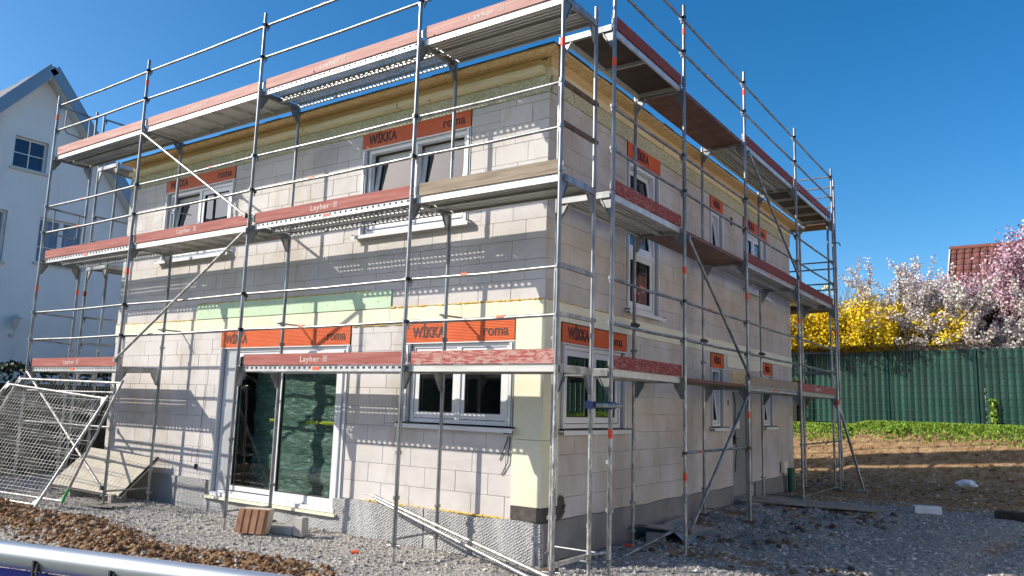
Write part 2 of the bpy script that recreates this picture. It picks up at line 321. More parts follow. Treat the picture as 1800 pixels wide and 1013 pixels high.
def ground_h(x, y, fine=True):
    x = np.asarray(x, float); y = np.asarray(y, float)
    fy = fence_y(x)
    h = .13*smooth(2.5, 6, y)*smooth(-.6, 0.0, x)
    h = h+(1.42)*smooth(fy-3.9, fy-.6, y)*1.0
    h = h-.05*(np.exp(-((x-3.6-.12*y)/.22)**2)+np.exp(-((x-5.1-.12*y)/.22)**2))*smooth(-2, 0, y)*smooth(12, 9, y)
    h = h-.05*smooth(.0, .5, x)*smooth(1.2, -.8, y)-.06*smooth(-1.8, -1.0, y)*smooth(-3.5, -.8, x)*smooth(.4, -.6, y)*0
    e, e2 = heap(x, y)
    h = h+.15*e*(.55+.9*fbm(x, y, .9, 3, 5))+.2*e2
    if fine:
        k = np.exp(-((x+1)**2+(y-2)**2)/900.)
        h = h+(fbm(x, y, 2.2, 4)-.47)*.07*k+(fbm(x, y, 11, 2, 9)-.37)*(.02+.15*e+.12*e2)*k
        rub = smooth(0.0, .4, x)*smooth(3.2, 1.4, x)*smooth(.3, 1.5, y)*smooth(9, 6, y)
        h = h+(fbm(x, y, 4, 3, 4)-.4)*.13*rub
    inside = (x > -9.6) & (x < .05) & (y > -.05) & (y < 10.7)
    return np.where(inside, -.15, h)
def axis(core0, core1, step, far, grow=1.25):
    a = list(np.arange(core0, core1, step)); d = step; v = core1
    while v < far: a.append(v); d *= grow; v += d
    d = step; v = core0-step
    while v > -far: a.insert(0, v); d *= grow; v -= d
    return np.array(a)
gx = axis(-12, 6.5, .05, 900); gy = axis(-4.6, 12, .055, 900)
# keep the bank fine as well
gy = np.array(sorted(set(np.round(np.concatenate([gy[gy < 12], np.arange(12, 22, .13), 22+np.cumsum(.13*1.25**np.arange(34))]), 4))))
X, Y = np.meshgrid(gx, gy); H = ground_h(X, Y)
nx, ny = len(gx), len(gy); idx = np.arange(nx*ny).reshape(ny, nx)
F = np.stack([idx[:-1, :-1], idx[:-1, 1:], idx[1:, 1:], idx[1:, :-1]], -1).reshape(-1, 4)
e, e2 = heap(X, Y)
soil = np.clip(1.0*e+1.2*e2, 0, 1)+smooth(7.4, 9.2, Y-.1*X)*smooth(60, 30, Y)
soil = np.maximum(soil, smooth(.05, .4, X)*smooth(3.4, 2.0, X)*smooth(1, 2.2, Y)*smooth(.45, .62, fbm(X, Y, 1.1, 4, 2))*.85)
rut = np.exp(-((X-3.6-.12*Y)/.28)**2)+np.exp(-((X-5.1-.12*Y)/.28)**2)
soil = np.maximum(soil, .55*rut*smooth(.35, .6, fbm(X, Y, .8, 3, 6)))
soil = np.maximum(soil, smooth(-10, -12, X)*smooth(-1, -3, Y)*.6)
fy = fence_y(X); grs = smooth(fy-1.75, fy-1.1, Y)*(1-smooth(60, 90, Y)*0)
grs = np.maximum(grs, smooth(-8, -12, Y))
V = np.stack([X, Y, H], -1).reshape(-1, 3)
gnd = bigmesh('ground', V, F, M['ground'], attr={'pale': np.maximum(smooth(.9, .2, X)*smooth(.3, -.1, Y), smooth(4.5, 7, X)*smooth(16, 13, Y)+smooth(3.1, 3.6, X)*smooth(.72*X+.4, .72*X-.2, Y)).clip(0, 1).ravel(), 'soil': np.clip(soil, 0, 1).ravel(), 'grass': grs.ravel()}, smooth=True)  # pale mask follows the sunlit ground, sun brightness put into the colour
tag(gnd, kind='structure')

# loose stones and clods, real geometry
CUBE = np.array([[-1, -1, -1], [1, -1, -1], [1, 1, -1], [-1, 1, -1], [-1, -1, 1], [1, -1, 1], [1, 1, 1], [-1, 1, 1]], float)
CF = np.array([[0, 3, 2, 1], [4, 5, 6, 7], [0, 1, 5, 4], [1, 2, 6, 5], [2, 3, 7, 6], [3, 0, 4, 7]])
_p = (1+5**.5)/2
ICO = np.array([(-1, _p, 0), (1, _p, 0), (-1, -_p, 0), (1, -_p, 0), (0, -1, _p), (0, 1, _p), (0, -1, -_p), (0, 1, -_p), (_p, 0, -1), (_p, 0, 1), (-_p, 0, -1), (-_p, 0, 1)])/1.6
IF = np.array([(0, 11, 5), (0, 5, 1), (0, 1, 7), (0, 7, 10), (0, 10, 11), (1, 5, 9), (5, 11, 4), (11, 10, 2), (10, 7, 6), (7, 1, 8), (3, 9, 4), (3, 4, 2), (3, 2, 6), (3, 6, 8), (3, 8, 9), (4, 9, 5), (2, 4, 11), (6, 2, 10), (8, 6, 7), (9, 8, 1)])
def scatter(name, x, y, size, mat, flat=.6, sink=.3, ico=False):
    n = len(x); z = ground_h(x, y)
    if ico: c = ICO[None]*np.array([1, .8, flat])*RNG.uniform(.7, 1.25, (n, 12, 1))+RNG.normal(0, .08, (n, 12, 3))
    else: c = CUBE[None]*np.array([1, .8, flat])+RNG.normal(0, .28, (n, 8, 3))
    c = c*.55*size[:, None, None]
    a = RNG.uniform(0, 6.283, n); b = RNG.normal(0, .45, n)
    ca, sa, cb, sb = np.cos(a), np.sin(a), np.cos(b), np.sin(b)
    yy = c[:, :, 1]*cb[:, None]-c[:, :, 2]*sb[:, None]; zz = c[:, :, 1]*sb[:, None]+c[:, :, 2]*cb[:, None]; xx = c[:, :, 0]
    P = np.stack([xx*ca[:, None]-yy*sa[:, None]+x[:, None], xx*sa[:, None]+yy*ca[:, None]+y[:, None], zz+(z+size*flat*.5*(1-sink*2))[:, None]], -1)
    Fs = (IF[None]+(np.arange(n)*12)[:, None, None]).reshape(-1, 3) if ico else (CF[None]+(np.arange(n)*8)[:, None, None]).reshape(-1, 4)
    o = bigmesh(name, P.reshape(-1, 3), Fs, mat); tag(o, kind='stuff'); return o
def pts(n, x0, x1, y0, y1): return RNG.uniform(x0, x1, n), RNG.uniform(y0, y1, n)
def sizes(n, lo, hi, p=3.): return lo+(hi-lo)*RNG.uniform(0, 1, n)**p
def outside(x, y): return ~((x > -9.55) & (x < .1) & (y > -.1) & (y < 10.7))
x, y = pts(24000, -11, .9, -4.2, -.06); k = outside(x, y) & (heap(x, y)[0]+heap(x, y)[1] < RNG.uniform(.1, .9, len(x))); x, y = x[k], y[k]
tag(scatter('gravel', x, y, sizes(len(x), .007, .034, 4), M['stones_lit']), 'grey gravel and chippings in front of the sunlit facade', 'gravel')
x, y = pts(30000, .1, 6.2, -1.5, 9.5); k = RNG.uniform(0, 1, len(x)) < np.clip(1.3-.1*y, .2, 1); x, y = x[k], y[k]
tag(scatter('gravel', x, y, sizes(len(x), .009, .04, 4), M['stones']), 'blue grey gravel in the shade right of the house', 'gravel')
x, y = pts(80000, -12, -.2, -3.8, -1.4); ee = heap(x, y); k = np.maximum(*ee)*1.25 > RNG.uniform(.15, 1, len(x)); x, y = x[k], y[k]
tag(scatter('soil_clods', x, y, sizes(len(x), .007, .062, 6), M['clods'], .75, .35, True), 'orange brown soil clods heaped along the front of the site', 'soil')
x, y = pts(9000, -6, 9, 9.5, 19.5); k = outside(x, y); x, y = x[k], y[k]
tag(scatter('soil_clods', x, y, sizes(len(x), .015, .09, 5), M['clods'], .7, .3, True), 'brown soil clods on the dug ground behind the house', 'soil')
x, y = pts(3200, .15, 3.0, .8, 7.8); k = fbm(x, y, 1.6, 3, 3) > .5; x, y = x[k], y[k]
tag(scatter('rubble', x, y, sizes(len(x), .010, .10, 6), M['rubble'], .7, .3, True), 'brown lumps of soil and rubble along the shaded wall', 'rubble')
# grass at the fence foot
def grass(name, n, fx, hgt, label):
    x = RNG.uniform(*fx, n); d = RNG.beta(1.1, 2.2, n)*2.0+.02; y = fence_y(x)-d; z = ground_h(x, y, False)
    h = RNG.uniform(.4, 1, n)*hgt; a = RNG.uniform(0, 6.28, n); wv = .018+.012*RNG.uniform(0, 1, n)
    dx, dy = np.cos(a)*wv, np.sin(a)*wv; lx, ly = RNG.normal(0, .06, n), RNG.normal(0, .06, n)
    P = np.stack([np.stack([x-dx, y-dy, z-.01], -1), np.stack([x+dx, y+dy, z-.01], -1), np.stack([x+lx+dx*.3, y+ly+dy*.3, z+h], -1), np.stack([x+lx-dx*.3, y+ly-dy*.3, z+h*.97], -1)], 1)
    o = bigmesh(name, P.reshape(-1, 3), np.arange(4*n).reshape(n, 4), M['grass']); tag(o, label, 'grass', kind='stuff')
grass('grass', 34000, (-8, 9), .10, 'bright green grass strip along the foot of the green fence')

# ================================================================== UNFINISHED HOUSE
HX0, HY1 = -9.47, 10.55; ZB, ZS0, ZS1, ZT = .45, 2.80, 3.03, 5.62
house = thing('unfinished_house', 'unfinished flat roofed house of white blocks behind the scaffolding', 'house', (0, 0, 0))
# wall mapping: front u=x (0..9.47 leftwards as -x) ; w>0 inward
def FM(u, w, z): return (u, w, z)          # front: u is x, outside is -y
def RM(u, w, z): return (-w, u, z)         # right: u is y, outside is +x
# openings: u0,u1,z0,z1
FO = {'A': (-8.22, -6.21, 4.12, 5.37), 'B': (-3.20, -1.21, 4.09, 5.37), 'D': (-6.19, -3.22, .24, 2.53), 'C': (-2.17, -.42, 1.49, 2.53)}
RO = {'R1': (.40, 2.13, 1.48, 2.53), 'R2': (2.13, 3.24, 3.14, 5.36), 'R4': (5.44, 6.09, 4.62, 5.36), 'R5': (7.27, 8.77, 4.14, 5.37),
      'R6': (5.41, 6.05, 1.48, 2.51), 'R7': (6.52, 7.60, .2, 2.50), 'R8': (8.33, 9.02, 1.48, 2.52)}
FBX = {'A': (-8.24, -6.21, 5.38, 5.66), 'B': (-3.21, -1.21, 5.37, 5.64), 'D': (-6.21, -3.23, 2.53, 2.82), 'C': (-2.18, -.41, 2.53, 2.81)}
RBX = {'R1': (.38, 2.14, 2.53, 2.80), 'R2': (2.12, 3.27, 5.36, 5.64), 'R4': (5.44, 6.10, 5.36, 5.63), 'R5': (7.26, 8.78, 5.36, 5.64),
       'R6': (5.41, 6.06, 2.51, 2.79), 'R8': (8.32, 9.03, 2.52, 2.79)}
def cells(u0, u1, z0, z1, holes):
    us = sorted({u0, u1}|{h[i] for h in holes for i in (0, 1) if u0 < h[i] < u1}); zs = sorted({z0, z1}|{h[i] for h in holes for i in (2, 3) if z0 < h[i] < z1})
    for a, b in zip(us, us[1:]):
        for c, d in zip(zs, zs[1:]):
            if not any(h[0] <= (a+b)/2 <= h[1] and h[2] <= (c+d)/2 <= h[3] for h in holes): yield a, b, c, d
def shell(name, Mp, u0, u1, op, bx, parent):
    holes = list(op.values())+list(bx.values()); m = MB()
    for a, b, c, d in cells(u0, u1, .0, 6.0, holes):
        m.add([Mp(a, .012, c), Mp(b, .012, c), Mp(b, .012, d), Mp(a, .012, d)], [(0, 1, 2, 3)])
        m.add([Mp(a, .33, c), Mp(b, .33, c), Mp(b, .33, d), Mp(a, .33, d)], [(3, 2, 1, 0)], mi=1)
    for h in op.values():
        u_0, u_1, z_0, z_1 = h; c = [(u_0, z_0), (u_1, z_0), (u_1, z_1), (u_0, z_1)]
        for i in range(4):
            p, q = c[i], c[(i+1) % 4]
            m.add([Mp(p[0], .012, p[1]), Mp(q[0], .012, q[1]), Mp(q[0], .33, q[1]), Mp(p[0], .33, p[1])], [(0, 1, 2, 3)], mi=2)
    return m.obj(name, [M['mortar'], M['dark'], M['block']], parent)
front_wall = shell('front_wall', FM, HX0, 0, FO, FBX, house)
right_wall = shell('right_wall', RM, 0, HY1, RO, RBX, house)
m = MB(); m.box((HX0, HY1-.3, 0), (0, HY1, 6.0)); m.box((HX0, .34, 0), (HX0+.3, HY1-.31, 6.0)); m.obj('rear_walls', M['block'], house)
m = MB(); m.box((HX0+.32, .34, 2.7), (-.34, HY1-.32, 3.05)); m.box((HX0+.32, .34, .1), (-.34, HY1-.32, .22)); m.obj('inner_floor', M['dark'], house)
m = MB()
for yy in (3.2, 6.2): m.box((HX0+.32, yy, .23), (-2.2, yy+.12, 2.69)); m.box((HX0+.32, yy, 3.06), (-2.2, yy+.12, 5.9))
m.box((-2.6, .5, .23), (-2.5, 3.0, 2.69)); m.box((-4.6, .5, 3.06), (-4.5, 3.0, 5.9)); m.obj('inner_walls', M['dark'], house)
# blocks
def proj(P):
    d = Vector(P)-Vector((CX, CY, CZ)); z = d.dot(fw); return FPX*d.dot(r2)/z, FPX*d.dot(u2)/z
_bm = {}
def block_mesh(w_, h_, th, mkey):
    k = (round(w_, 2), round(h_, 2), th, mkey)
    if k not in _bm:
        c = .004; w2, h2 = w_-.004, h_-.004; m = MB()
        vs = [(0, 0, 0), (w2, 0, 0), (w2, 0, h2), (0, 0, h2)]; b = [(x, th, z) for x, _, z in vs]; i = [(c, -.003, c), (w2-c, -.003, c), (w2-c, -.003, h2-c), (c, -.003, h2-c)]
        m.add(vs+b+i, [(8, 9, 10, 11), (0, 1, 9, 8), (1, 2, 10, 9), (2, 3, 11, 10), (3, 0, 8, 11), (0, 4, 5, 1), (1, 5, 6, 2), (2, 6, 7, 3), (3, 7, 4, 0)])
        _bm[k] = m.mesh('block', M[mkey])
    return _bm[k]
def lay(wall, Mp, u0, u1, zlo, zhi, holes, seed):
    out = []; r = 0; z = zlo; rr = random.Random(seed)
    while z < zhi-.02:
        z1 = min(z+.25, zhi); off = (.2 if r % 2 else 0)+rr.choice((0, 0, .05)); u = u1+off
        while u > u0:
            a, b = max(u-.5, u0), min(u, u1); u -= .5
            if b-a < .03: continue
            segs = [(a, b)]
            hb = sorted({h[i] for h in holes for i in (0, 1) if h[2] < (z+z1)/2 < h[3] and a < h[i] < b}); e = [a]+hb+[b]
            zcut = sorted({z, z1}|{h[i] for h in holes for i in (2, 3) if z+.02 < h[i] < z1-.02 and h[0] < b and h[1] > a})
            hb2 = sorted({h[i] for h in holes for i in (0, 1) if a < h[i] < b and h[2] < z1 and h[3] > z}); e = [a]+hb2+[b]
            for p, q in zip(e, e[1:]):
                run = [zz for zz in zcut]
                for c, d in zip(run, run[1:]):
                    if q-p > .02 and not any(h[0]-1e-3 <= (p+q)/2 <= h[1]+1e-3 and h[2] <= (c+d)/2 <= h[3] for h in holes): out.append((p, q, c, d))
        z = z1; r += 1
    return out
FH = list(FO.values())+list(FBX.values()); RH = list(RO.values())+list(RBX.values())
colF = (-.40, 0.01, .45, 2.81)
bl = [('F', *q) for q in lay(front_wall, FM, HX0, 0, ZB, ZS0, FH+[colF], 1)]+[('F', *q) for q in lay(front_wall, FM, HX0, 0, ZS1, ZT, FH, 2)]
RH2 = RH+[(-.01, .34, .45, 2.81)]
creamx = (6.25, 8.32, 2.57, 2.80)
bl += [('R', *q) for q in lay(right_wall, RM, 0, HY1, ZB, ZS0, RH2+[creamx], 3)]+[('R', *q) for q in lay(right_wall, RM, 0, HY1, ZS1, ZT, RH, 4)]
def parea(b):
    f = FM if b[0] == 'F' else RM
    P = [proj(f(u, 0, z)) for u, z in ((b[1], b[3]), (b[2], b[3]), (b[2], b[4]), (b[1], b[4]))]
    return abs(sum(P[i][0]*P[(i+1) % 4][1]-P[(i+1) % 4][0]*P[i][1] for i in range(4)))/2
bl.sort(key=parea, reverse=True)
rs = random.Random(11); stuff = {'F': MB(), 'R': MB()}
for i, (s, a, b, c, d) in enumerate(bl):
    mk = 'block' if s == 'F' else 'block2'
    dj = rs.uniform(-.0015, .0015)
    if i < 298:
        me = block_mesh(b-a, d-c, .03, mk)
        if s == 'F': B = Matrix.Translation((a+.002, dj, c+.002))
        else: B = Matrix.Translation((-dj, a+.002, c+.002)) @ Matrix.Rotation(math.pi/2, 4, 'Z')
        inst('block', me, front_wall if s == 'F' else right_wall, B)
    else:
        f = FM if s == 'F' else RM
        stuff[s].box((a+.002, dj, c+.002), (b-.002, dj+.03, d-.002), f, 0 if mk == 'block' else 1)
for s, wl in (('F', front_wall), ('R', right_wall)):
    if stuff[s].v: tag(stuff[s].obj('blocks', [M['block'], M['block2']], wl), kind='stuff')
# slab band and corner insulation
def panels(name, Mp, u0, u1, z0, z1, step, mat, parent, t0=-.012, t1=.02, jig=.004):
    u = u1; r = random.Random(int(u0*100)+int(z0*100))
    while u > u0+.02:
        a = max(u-step, u0); m = MB(); o = r.uniform(0, jig)
        m.box((a+.003, t0-o, z0+.002), (u-.003, t1, z1-.002), Mp); m.obj(name, mat, parent); u = a
panels('insulation_panel', FM, HX0, 0, ZS0+.02, ZS1, 1.25, M['cream'], house)
panels('insulation_panel', RM, .002, HY1, ZS0, ZS1, 1.25, M['cream'], house)
panels('insulation_panel', RM, 6.25, 8.31, 2.575, ZS0-.002, 1.1, M['cream'], house)
m = MB(); m.box((-.395, -.02, 1.38), (-.02, .03, 2.815)); m.box((-.02, -.02, 1.38), (.02, .33, 2.80)); m.obj('insulation_panel', M['cream'], house)
m = MB(); m.box((-.395, -.026, .62), (-.02, .03, 1.375)); m.box((-.02, -.026, .62), (.024, .33, 1.375)); m.obj('insulation_panel', M['cream'], house)
m = MB(); m.box((-.395, -.03, .46), (-.02, .03, .617)); m.box((-.02, -.03, .46), (.03, .40, .617)); m.obj('bitumen_patch', M['bitumen'], house)
m = MB()
for i in range(9):
    a = i/9*6.283; m.add([(0.012+.002*i, .40, .58), (.012+.002*i, .40+.13*math.cos(a)*(1+.3*math.sin(i*3)), .60+.14*math.sin(a)), (.012+.002*i, .40+.13*math.cos(a+.9), .60+.14*math.sin(a+.9)*(1+.2*math.cos(i*5)))], [(0, 1, 2)])
m.obj('bitumen_smear', M['bitumen'], house)
m = MB(); m.box((-6.93, -.022, 3.04), (-2.48, .01, 3.29)); m.obj('green_edge_board', M['green_board'], house)
m = MB()
for i in range(26): x = -6.8+i*.17; m.tube((x, -.0225, 3.13+.05*(i % 3)), (x, -.0235, 3.13+.05*(i % 3)), .008, 6)
tag(m.obj('board_screws', M['rust'], house), kind='stuff')
# foam lines
def foam(pts_, r, name='foam_seam'):
    m = MB(); rr = random.Random(len(pts_))
    for p, q in zip(pts_, pts_[1:]):
        p = Vector(p); q = Vector(q); L = (q-p).length; n_ = max(2, int(L/.07))
        for i in range(n_):
            a = p.lerp(q, i/n_); b = p.lerp(q, (i+1.1)/n_); k = rr.random()
            m.tube(a, b, r*(.15+1.1*k), 5, True, r*(.15+1.1*rr.random()))
    m.obj(name, M['foam'], house)
foam([(-9.45, -.012, 3.035), (-6.95, -.012, 3.035)], .012); foam([(-6.93, -.02, 3.295), (-2.9, -.02, 3.295)], .012)
foam([(-2.48, -.012, 3.035), (-.01, -.012, 3.035)], .014); foam([(.01, .1, 3.035), (.01, 2.3, 3.035)], .010); foam([(-3.2, -.012, 2.80), (-2.2, -.012, 2.80)], .008)
foam([(-2.75, -.015, .455), (-.45, -.015, .455)], .016)
# top: wood wool ring beam, timbers, roof boards
panels('ring_beam_board', FM, HX0, 0, ZT, 5.85, 1.0, M['wool'], house, -.02); panels('ring_beam_board', RM, .022, HY1, ZT, 5.83, 1.0, M['wool'], house, -.02)
roof = MB(); roof.box((HX0+.05, -.02, 6.0), (.0, HY1, 6.06)); roof = roof.obj('roof', M['timber2'], house)
def beams(Mp, u0, u1, z0, z1, out, st, mat, nm, gaps):
    u = u0; r = random.Random(int(z0*70))
    while u < u1-.05:
        b = min(u+st*r.uniform(.8, 1.2), u1); m = MB(); m.box((u+gaps, -out, z0), (b-gaps, .06, z1), Mp); m.obj(nm, mat, roof); u = b
beams(FM, HX0+.1, -.03, 5.852, 5.925, .14, 2.3, M['timberp'], 'wall_plate', .012)
beams(RM, -.045, HY1, 5.832, 5.925, .045, 3.0, M['timberp'], 'wall_plate', .012)
beams(FM, HX0+.1, .0, 5.928, 6.062, .028, 3.1, M['timber2'], 'edge_beam', .004)
beams(RM, -.028, HY1, 5.928, 6.062, .03, 3.6, M['timber'], 'edge_beam', .004)
u = -9.42
while u < .2:
    b = min(u+2.05, .22); m = MB(); m.box((u+.003, -.27, 6.066), (b-.003, .9, 6.088)); m.obj('roof_board', M['osb'], roof); u = b
u = .905
while u < 10.8:
    b = min(u+2.05, 10.8); m = MB(); m.box((-.8, u+.003, 6.066), (.22, b-.003, 6.088)); m.obj('roof_board', M['osb'], roof); u = b
m = MB(); m.box((-9.42, .92, 6.066), (-.82, 10.8, 6.085))
m.obj('roof_deck', M['osb'], roof)
m = MB(); r = random.Random(3); u = -9.4
while u < .2: m.box((u, -.278-r.random()*.012, 6.09), (u+.38, .3, 6.094+r.random()*.012)); u += .385
u = -.2
while u < 10.75: m.box((-.3, u, 6.09), (.228+r.random()*.012, u+.38, 6.094+r.random()*.012)); u += .385
m.box((-9.3, .31, 6.09), (-.31, 10.7, 6.098)); m.obj('roof_membrane', M['roofing'], roof)
# plinth: front dimple membrane sheets and right grey plinth, wavy
def wavy(name, Mp, u0, u1, z0, z1f, out, mat, amp, n_=26, seed=0):
    V = []; F = []; nz = 5; r = random.Random(seed)
    ph = r.random()*9
    for i in range(n_+1):
        u = u0+(u1-u0)*i/n_
        for j in range(nz+1):
            t = j/nz; z = z0+(z1f(u)-z0)*t
            o = out+amp*(math.sin(u*5.3+ph)*.5+math.sin(u*11+ph*2+t*2)*.5)*(1-.3*t); V.append(Mp(u, -abs(o), z))
    for i in range(n_):
        for j in range(nz): a = i*(nz+1)+j; F.append((a, a+nz+1, a+nz+2, a+1))
    m = MB(); m.add(V, F, True)
    for i in (0, n_):      # returns to the wall
        for j in range(nz):
            a = i*(nz+1)+j; p, q = V[a], V[a+1]; s = Mp(0, 1, 0); f = .08
            p2 = tuple(p[k]+s[k]*f for k in range(3)); q2 = tuple(q[k]+s[k]*f for k in range(3)); m.add([p, q, q2, p2], [(0, 1, 2, 3)])
    tp = [V[i*(nz+1)+nz] for i in range(n_+1)]; s = Mp(0, 1, 0)
    for p, q in zip(tp, tp[1:]): m.add([p, q, tuple(q[k]+s[k]*.08 for k in range(3)), tuple(p[k]+s[k]*.08 for k in range(3))], [(0, 1, 2, 3)])
    return m.obj(name, mat, house)
wavy('plinth_membrane', FM, HX0, -6.3, -.2, lambda u: .46, .03, M['membrane'], .012, 30, 1)
wavy('plinth_membrane', FM, -6.29, -3.35, -.2, lambda u: .22, .035, M['membrane'], .012, 30, 2)
wavy('plinth_membrane', FM, -3.34, -1.72, -.2, lambda u: .445+.012*math.sin(u*6), .05, M['membrane'], .03, 30, 3)
wavy('plinth_membrane', FM, -1.70, .035, -.2, lambda u: .445-.012*math.sin(u*5), .045, M['membrane'], .028, 30, 4)
wavy('plinth_membrane', RM, -.045, 1.28, -.2, lambda u: .45, .035, M['plinth'], .008, 20, 5)
wavy('plinth_membrane', RM, 1.30, 6.3, -.2, lambda u: .44+.01*math.sin(u*4), .03, M['plinth'], .006, 30, 6)
wavy('plinth_membrane', RM, 7.72, HY1, -.2, lambda u: .44, .03, M['plinth'], .006, 20, 7)
wavy('plinth_membrane', RM, 6.32, 6.5, -.2, lambda u: .44, .03, M['plinth'], .002, 3, 8)
m = MB(); m.box((-6.28, -.10, .195), (-3.25, .02, .232)); m.obj('sill_foam', M['cream'], house)

# ---- windows
def rect_frame(m, Mp, u0, u1, z0, z1, w0, w1, t, mi=0):
    m.box((u0, w0, z0), (u0+t, w1, z1), Mp, mi); m.box((u1-t, w0, z0), (u1, w1, z1), Mp, mi)
    m.box((u0+t, w0, z0), (u1-t, w1, z0+t), Mp, mi); m.box((u0+t, w0, z1-t), (u1-t, w1, z1), Mp, mi)
def tilt_map(Mp, z0, w0, ang):
    c, s = math.cos(ang), math.sin(ang)
    return lambda u, w_, z: Mp(u, w0+(w_-w0)*c+(z-z0)*s, z0+(z-z0)*c-(w_-w0)*s)
def sash(win, Mp, u0, u1, z0, z1, tilt=0, t=.075, w0=.045, pane='glass'):
    f = tilt_map(Mp, z0, w0+.05, tilt) if tilt else Mp
    m = MB(); rect_frame(m, f, u0, u1, z0, z1, w0, w0+.07, t)
    s = m.obj('sash', M['pvc'], win)
    m = MB(); g = .012; rect_frame(m, f, u0+t, u1-t, z0+t, z1-t, w0+.012, w0+.05, g); m.obj('gasket', M['rubber'], win)
    m = MB(); m.box((u0+t+g, w0+.028, z0+t+g), (u1-t-g, w0+.034, z1-t-g), f); m.obj('pane', M[pane], win)
def window(nm, Mp, o, sashes, mull=(), trans=(), sill=True, rails=True, cat_label=None, sill_over=.06):
    u0, u1, z0, z1 = o; t = .05; rw = .085
    a, b = (u0+rw, u1-rw) if rails else (u0, u1)
    m = MB(); rect_frame(m, Mp, a, b, z0+.03, z1, .03, .115, t)
    for x in mull: m.box((x-.035, .03, z0+.03+t), (x+.035, .115, z1-t), Mp)
    for x, y, z in trans: m.box((x, .03, z-.035), (y, .115, z+.035), Mp)
    win = m.obj(nm, M['pvc'], house)
    if cat_label: win['label'] = cat_label
    for s in sashes: sash(win, Mp, *s)
    if rails:
        for x0, sgn in ((u0, 1), (u1, -1)):
            m = MB(); xs = sorted((x0, x0+sgn*.075)); m.box((xs[0], -.012, z0+.03), (xs[1], .03, z1-.004), Mp)
            c = (xs[0]+xs[1])/2; m.box((c-.014, -.026, z0+.03), (c+.014, -.0125, z1-.006), Mp, 1); m.obj('shutter_rail', [M['pvcg'], M['pvc']], win)
    if sill:
        m = MB(); P = [(u0-sill_over, -.085), (u1+sill_over, -.085)]
        m.box((u0-sill_over, -.09, z0-.012), (u1+sill_over, .03, z0+.006), Mp); m.box((u0-sill_over, -.094, z0-.045), (u1+sill_over, -.0905, z0+.004), Mp); m.obj('sill', M['pvc'], win)
        for x in (u0-sill_over, u1+sill_over-.03): m = MB(); m.box((x, -.088, z0+.007), (x+.03, .02, z0+.022), Mp); m.obj('sill_end_cap', M['rubber'], win)
    return win
def shutter_box(Mp, o, texts, parent=house):
    u0, u1, z0, z1 = o; n_ = 13; h = (z1-z0-.03)/n_
    V = [Mp(u0, -.006, z0+.02)]; prof = []
    for i in range(n_): prof += [(-.004, z0+.02+h*i), (-.013, z0+.02+h*(i+.25)), (-.013, z0+.02+h*(i+.75)), (-.004, z0+.02+h*(i+.98))]
    m = MB(); poly = [(.02, z0+.02)]+prof+[(.02, prof[-1][1])]
    m.extrude([(q[0], q[1]) for q in poly], lambda t, w_, z: Mp(t, w_, z), u0+.008, u1-.008); bx = m.obj('shutter_box', M['orange'], parent)
    m = MB(); m.box((u0, -.016, z0+.004), (u1, .03, z0+.018), Mp); m.obj('box_bottom_rail', M['pvc'], bx)
    m = MB(); m.box((u0, -.012, z0+.02), (u0+.008, .03, z1-.004), Mp); m.box((u1-.008, -.012, z0+.02), (u1, .03, z1-.004), Mp); m.box((u0, -.012, z1-.008), (u1, .02, z1), Mp); m.obj('box_edge', M['rubber'], bx)
    ax = Vector(Mp(1, 0, 0))-Vector(Mp(0, 0, 0)); nz = Vector((0, 0, 1)); nn = ax.cross(nz)
    for body, uc, size, bold, sx in texts:
        me = text_mesh(body, size, .0025, M['print'], bold, 0, sx)
        xs = [v.co.x for v in me.vertices]; wd = max(xs)-min(xs)
        org = Vector(Mp(uc-wd/2, -.0145, (z0+z1)/2-size*.33+.01))
        B = Matrix.Identity(4)
        for i in range(3): B[i][0] = ax[i]; B[i][1] = nz[i]; B[i][2] = nn[i]; B[i][3] = org[i]
        inst('lettering', me, bx, B)
W_, R_ = ('WİKKA', .19, .005), ('roma', .19, .0015)
def both(o, sc_=1.0):
    u0, u1 = o[0], o[1]; L = u1-u0
    return [(W_[0], u0+.40*sc_ if L > 1.5 else (u0+u1)/2, W_[1]*sc_, W_[2], .82), (R_[0], u1-.30*sc_, R_[1]*sc_, R_[2], .95)] if L > 1.5 else [(W_[0], (u0+u1)/2, .165, .006, .72)]
for k, o in FBX.items(): shutter_box(FM, o, both(o, 1.0))
for k, o in RBX.items(): shutter_box(RM, o, [(W_[0], o[0]+.42, .19, .008, .8), (R_[0], o[1]-.34, .19, .0015, .95)] if o[1]-o[0] > 1.5 else ([(W_[0], o[0]+.45, .19, .008, .82)] if o[1]-o[0] > .9 else [(W_[0], (o[0]+o[1])/2, .16, .006, .62)]))
# door rail strips on front
T = math.radians(7)
o = FO['A']; u0, u1, z0, z1 = o; mid = (u0+u1)/2; window('window', FM, o, [(u0+.14, mid-.03, z0+.09, z1-.055, T), (mid+.03, u1-.14, z0+.09, z1-.055)], (mid,), (), cat_label='upper left window with one sash tilted open')
o = FO['B']; u0, u1, z0, z1 = o; mid = (u0+u1)/2; window('window', FM, o, [(u0+.14, mid-.03, z0+.09, z1-.055, T), (mid+.03, u1-.14, z0+.09, z1-.055, T)], (mid,), (), cat_label='upper window with both sashes tilted open')
o = FO['C']; u0, u1, z0, z1 = o; mid = (u0+u1)/2; window('window', FM, o, [(u0+.14, mid-.02, z0+.09, z1-.055), (mid+.02, u1-.14, z0+.09, z1-.055)], (mid,), (), cat_label='ground floor window with dark panes')
o = FO['D']; u0, u1, z0, z1 = o; mid = (u0+u1)/2-.02
dw = window('patio_door', FM, o, [(u0+.36, mid+.03, z0+.10, z1-.055, 0, .07), (mid-.03, u1-.14, z0+.06, z1-.055, 0, .11, .0)], (), (), sill=False, cat_label='large sliding patio door with green sheet behind the glass')
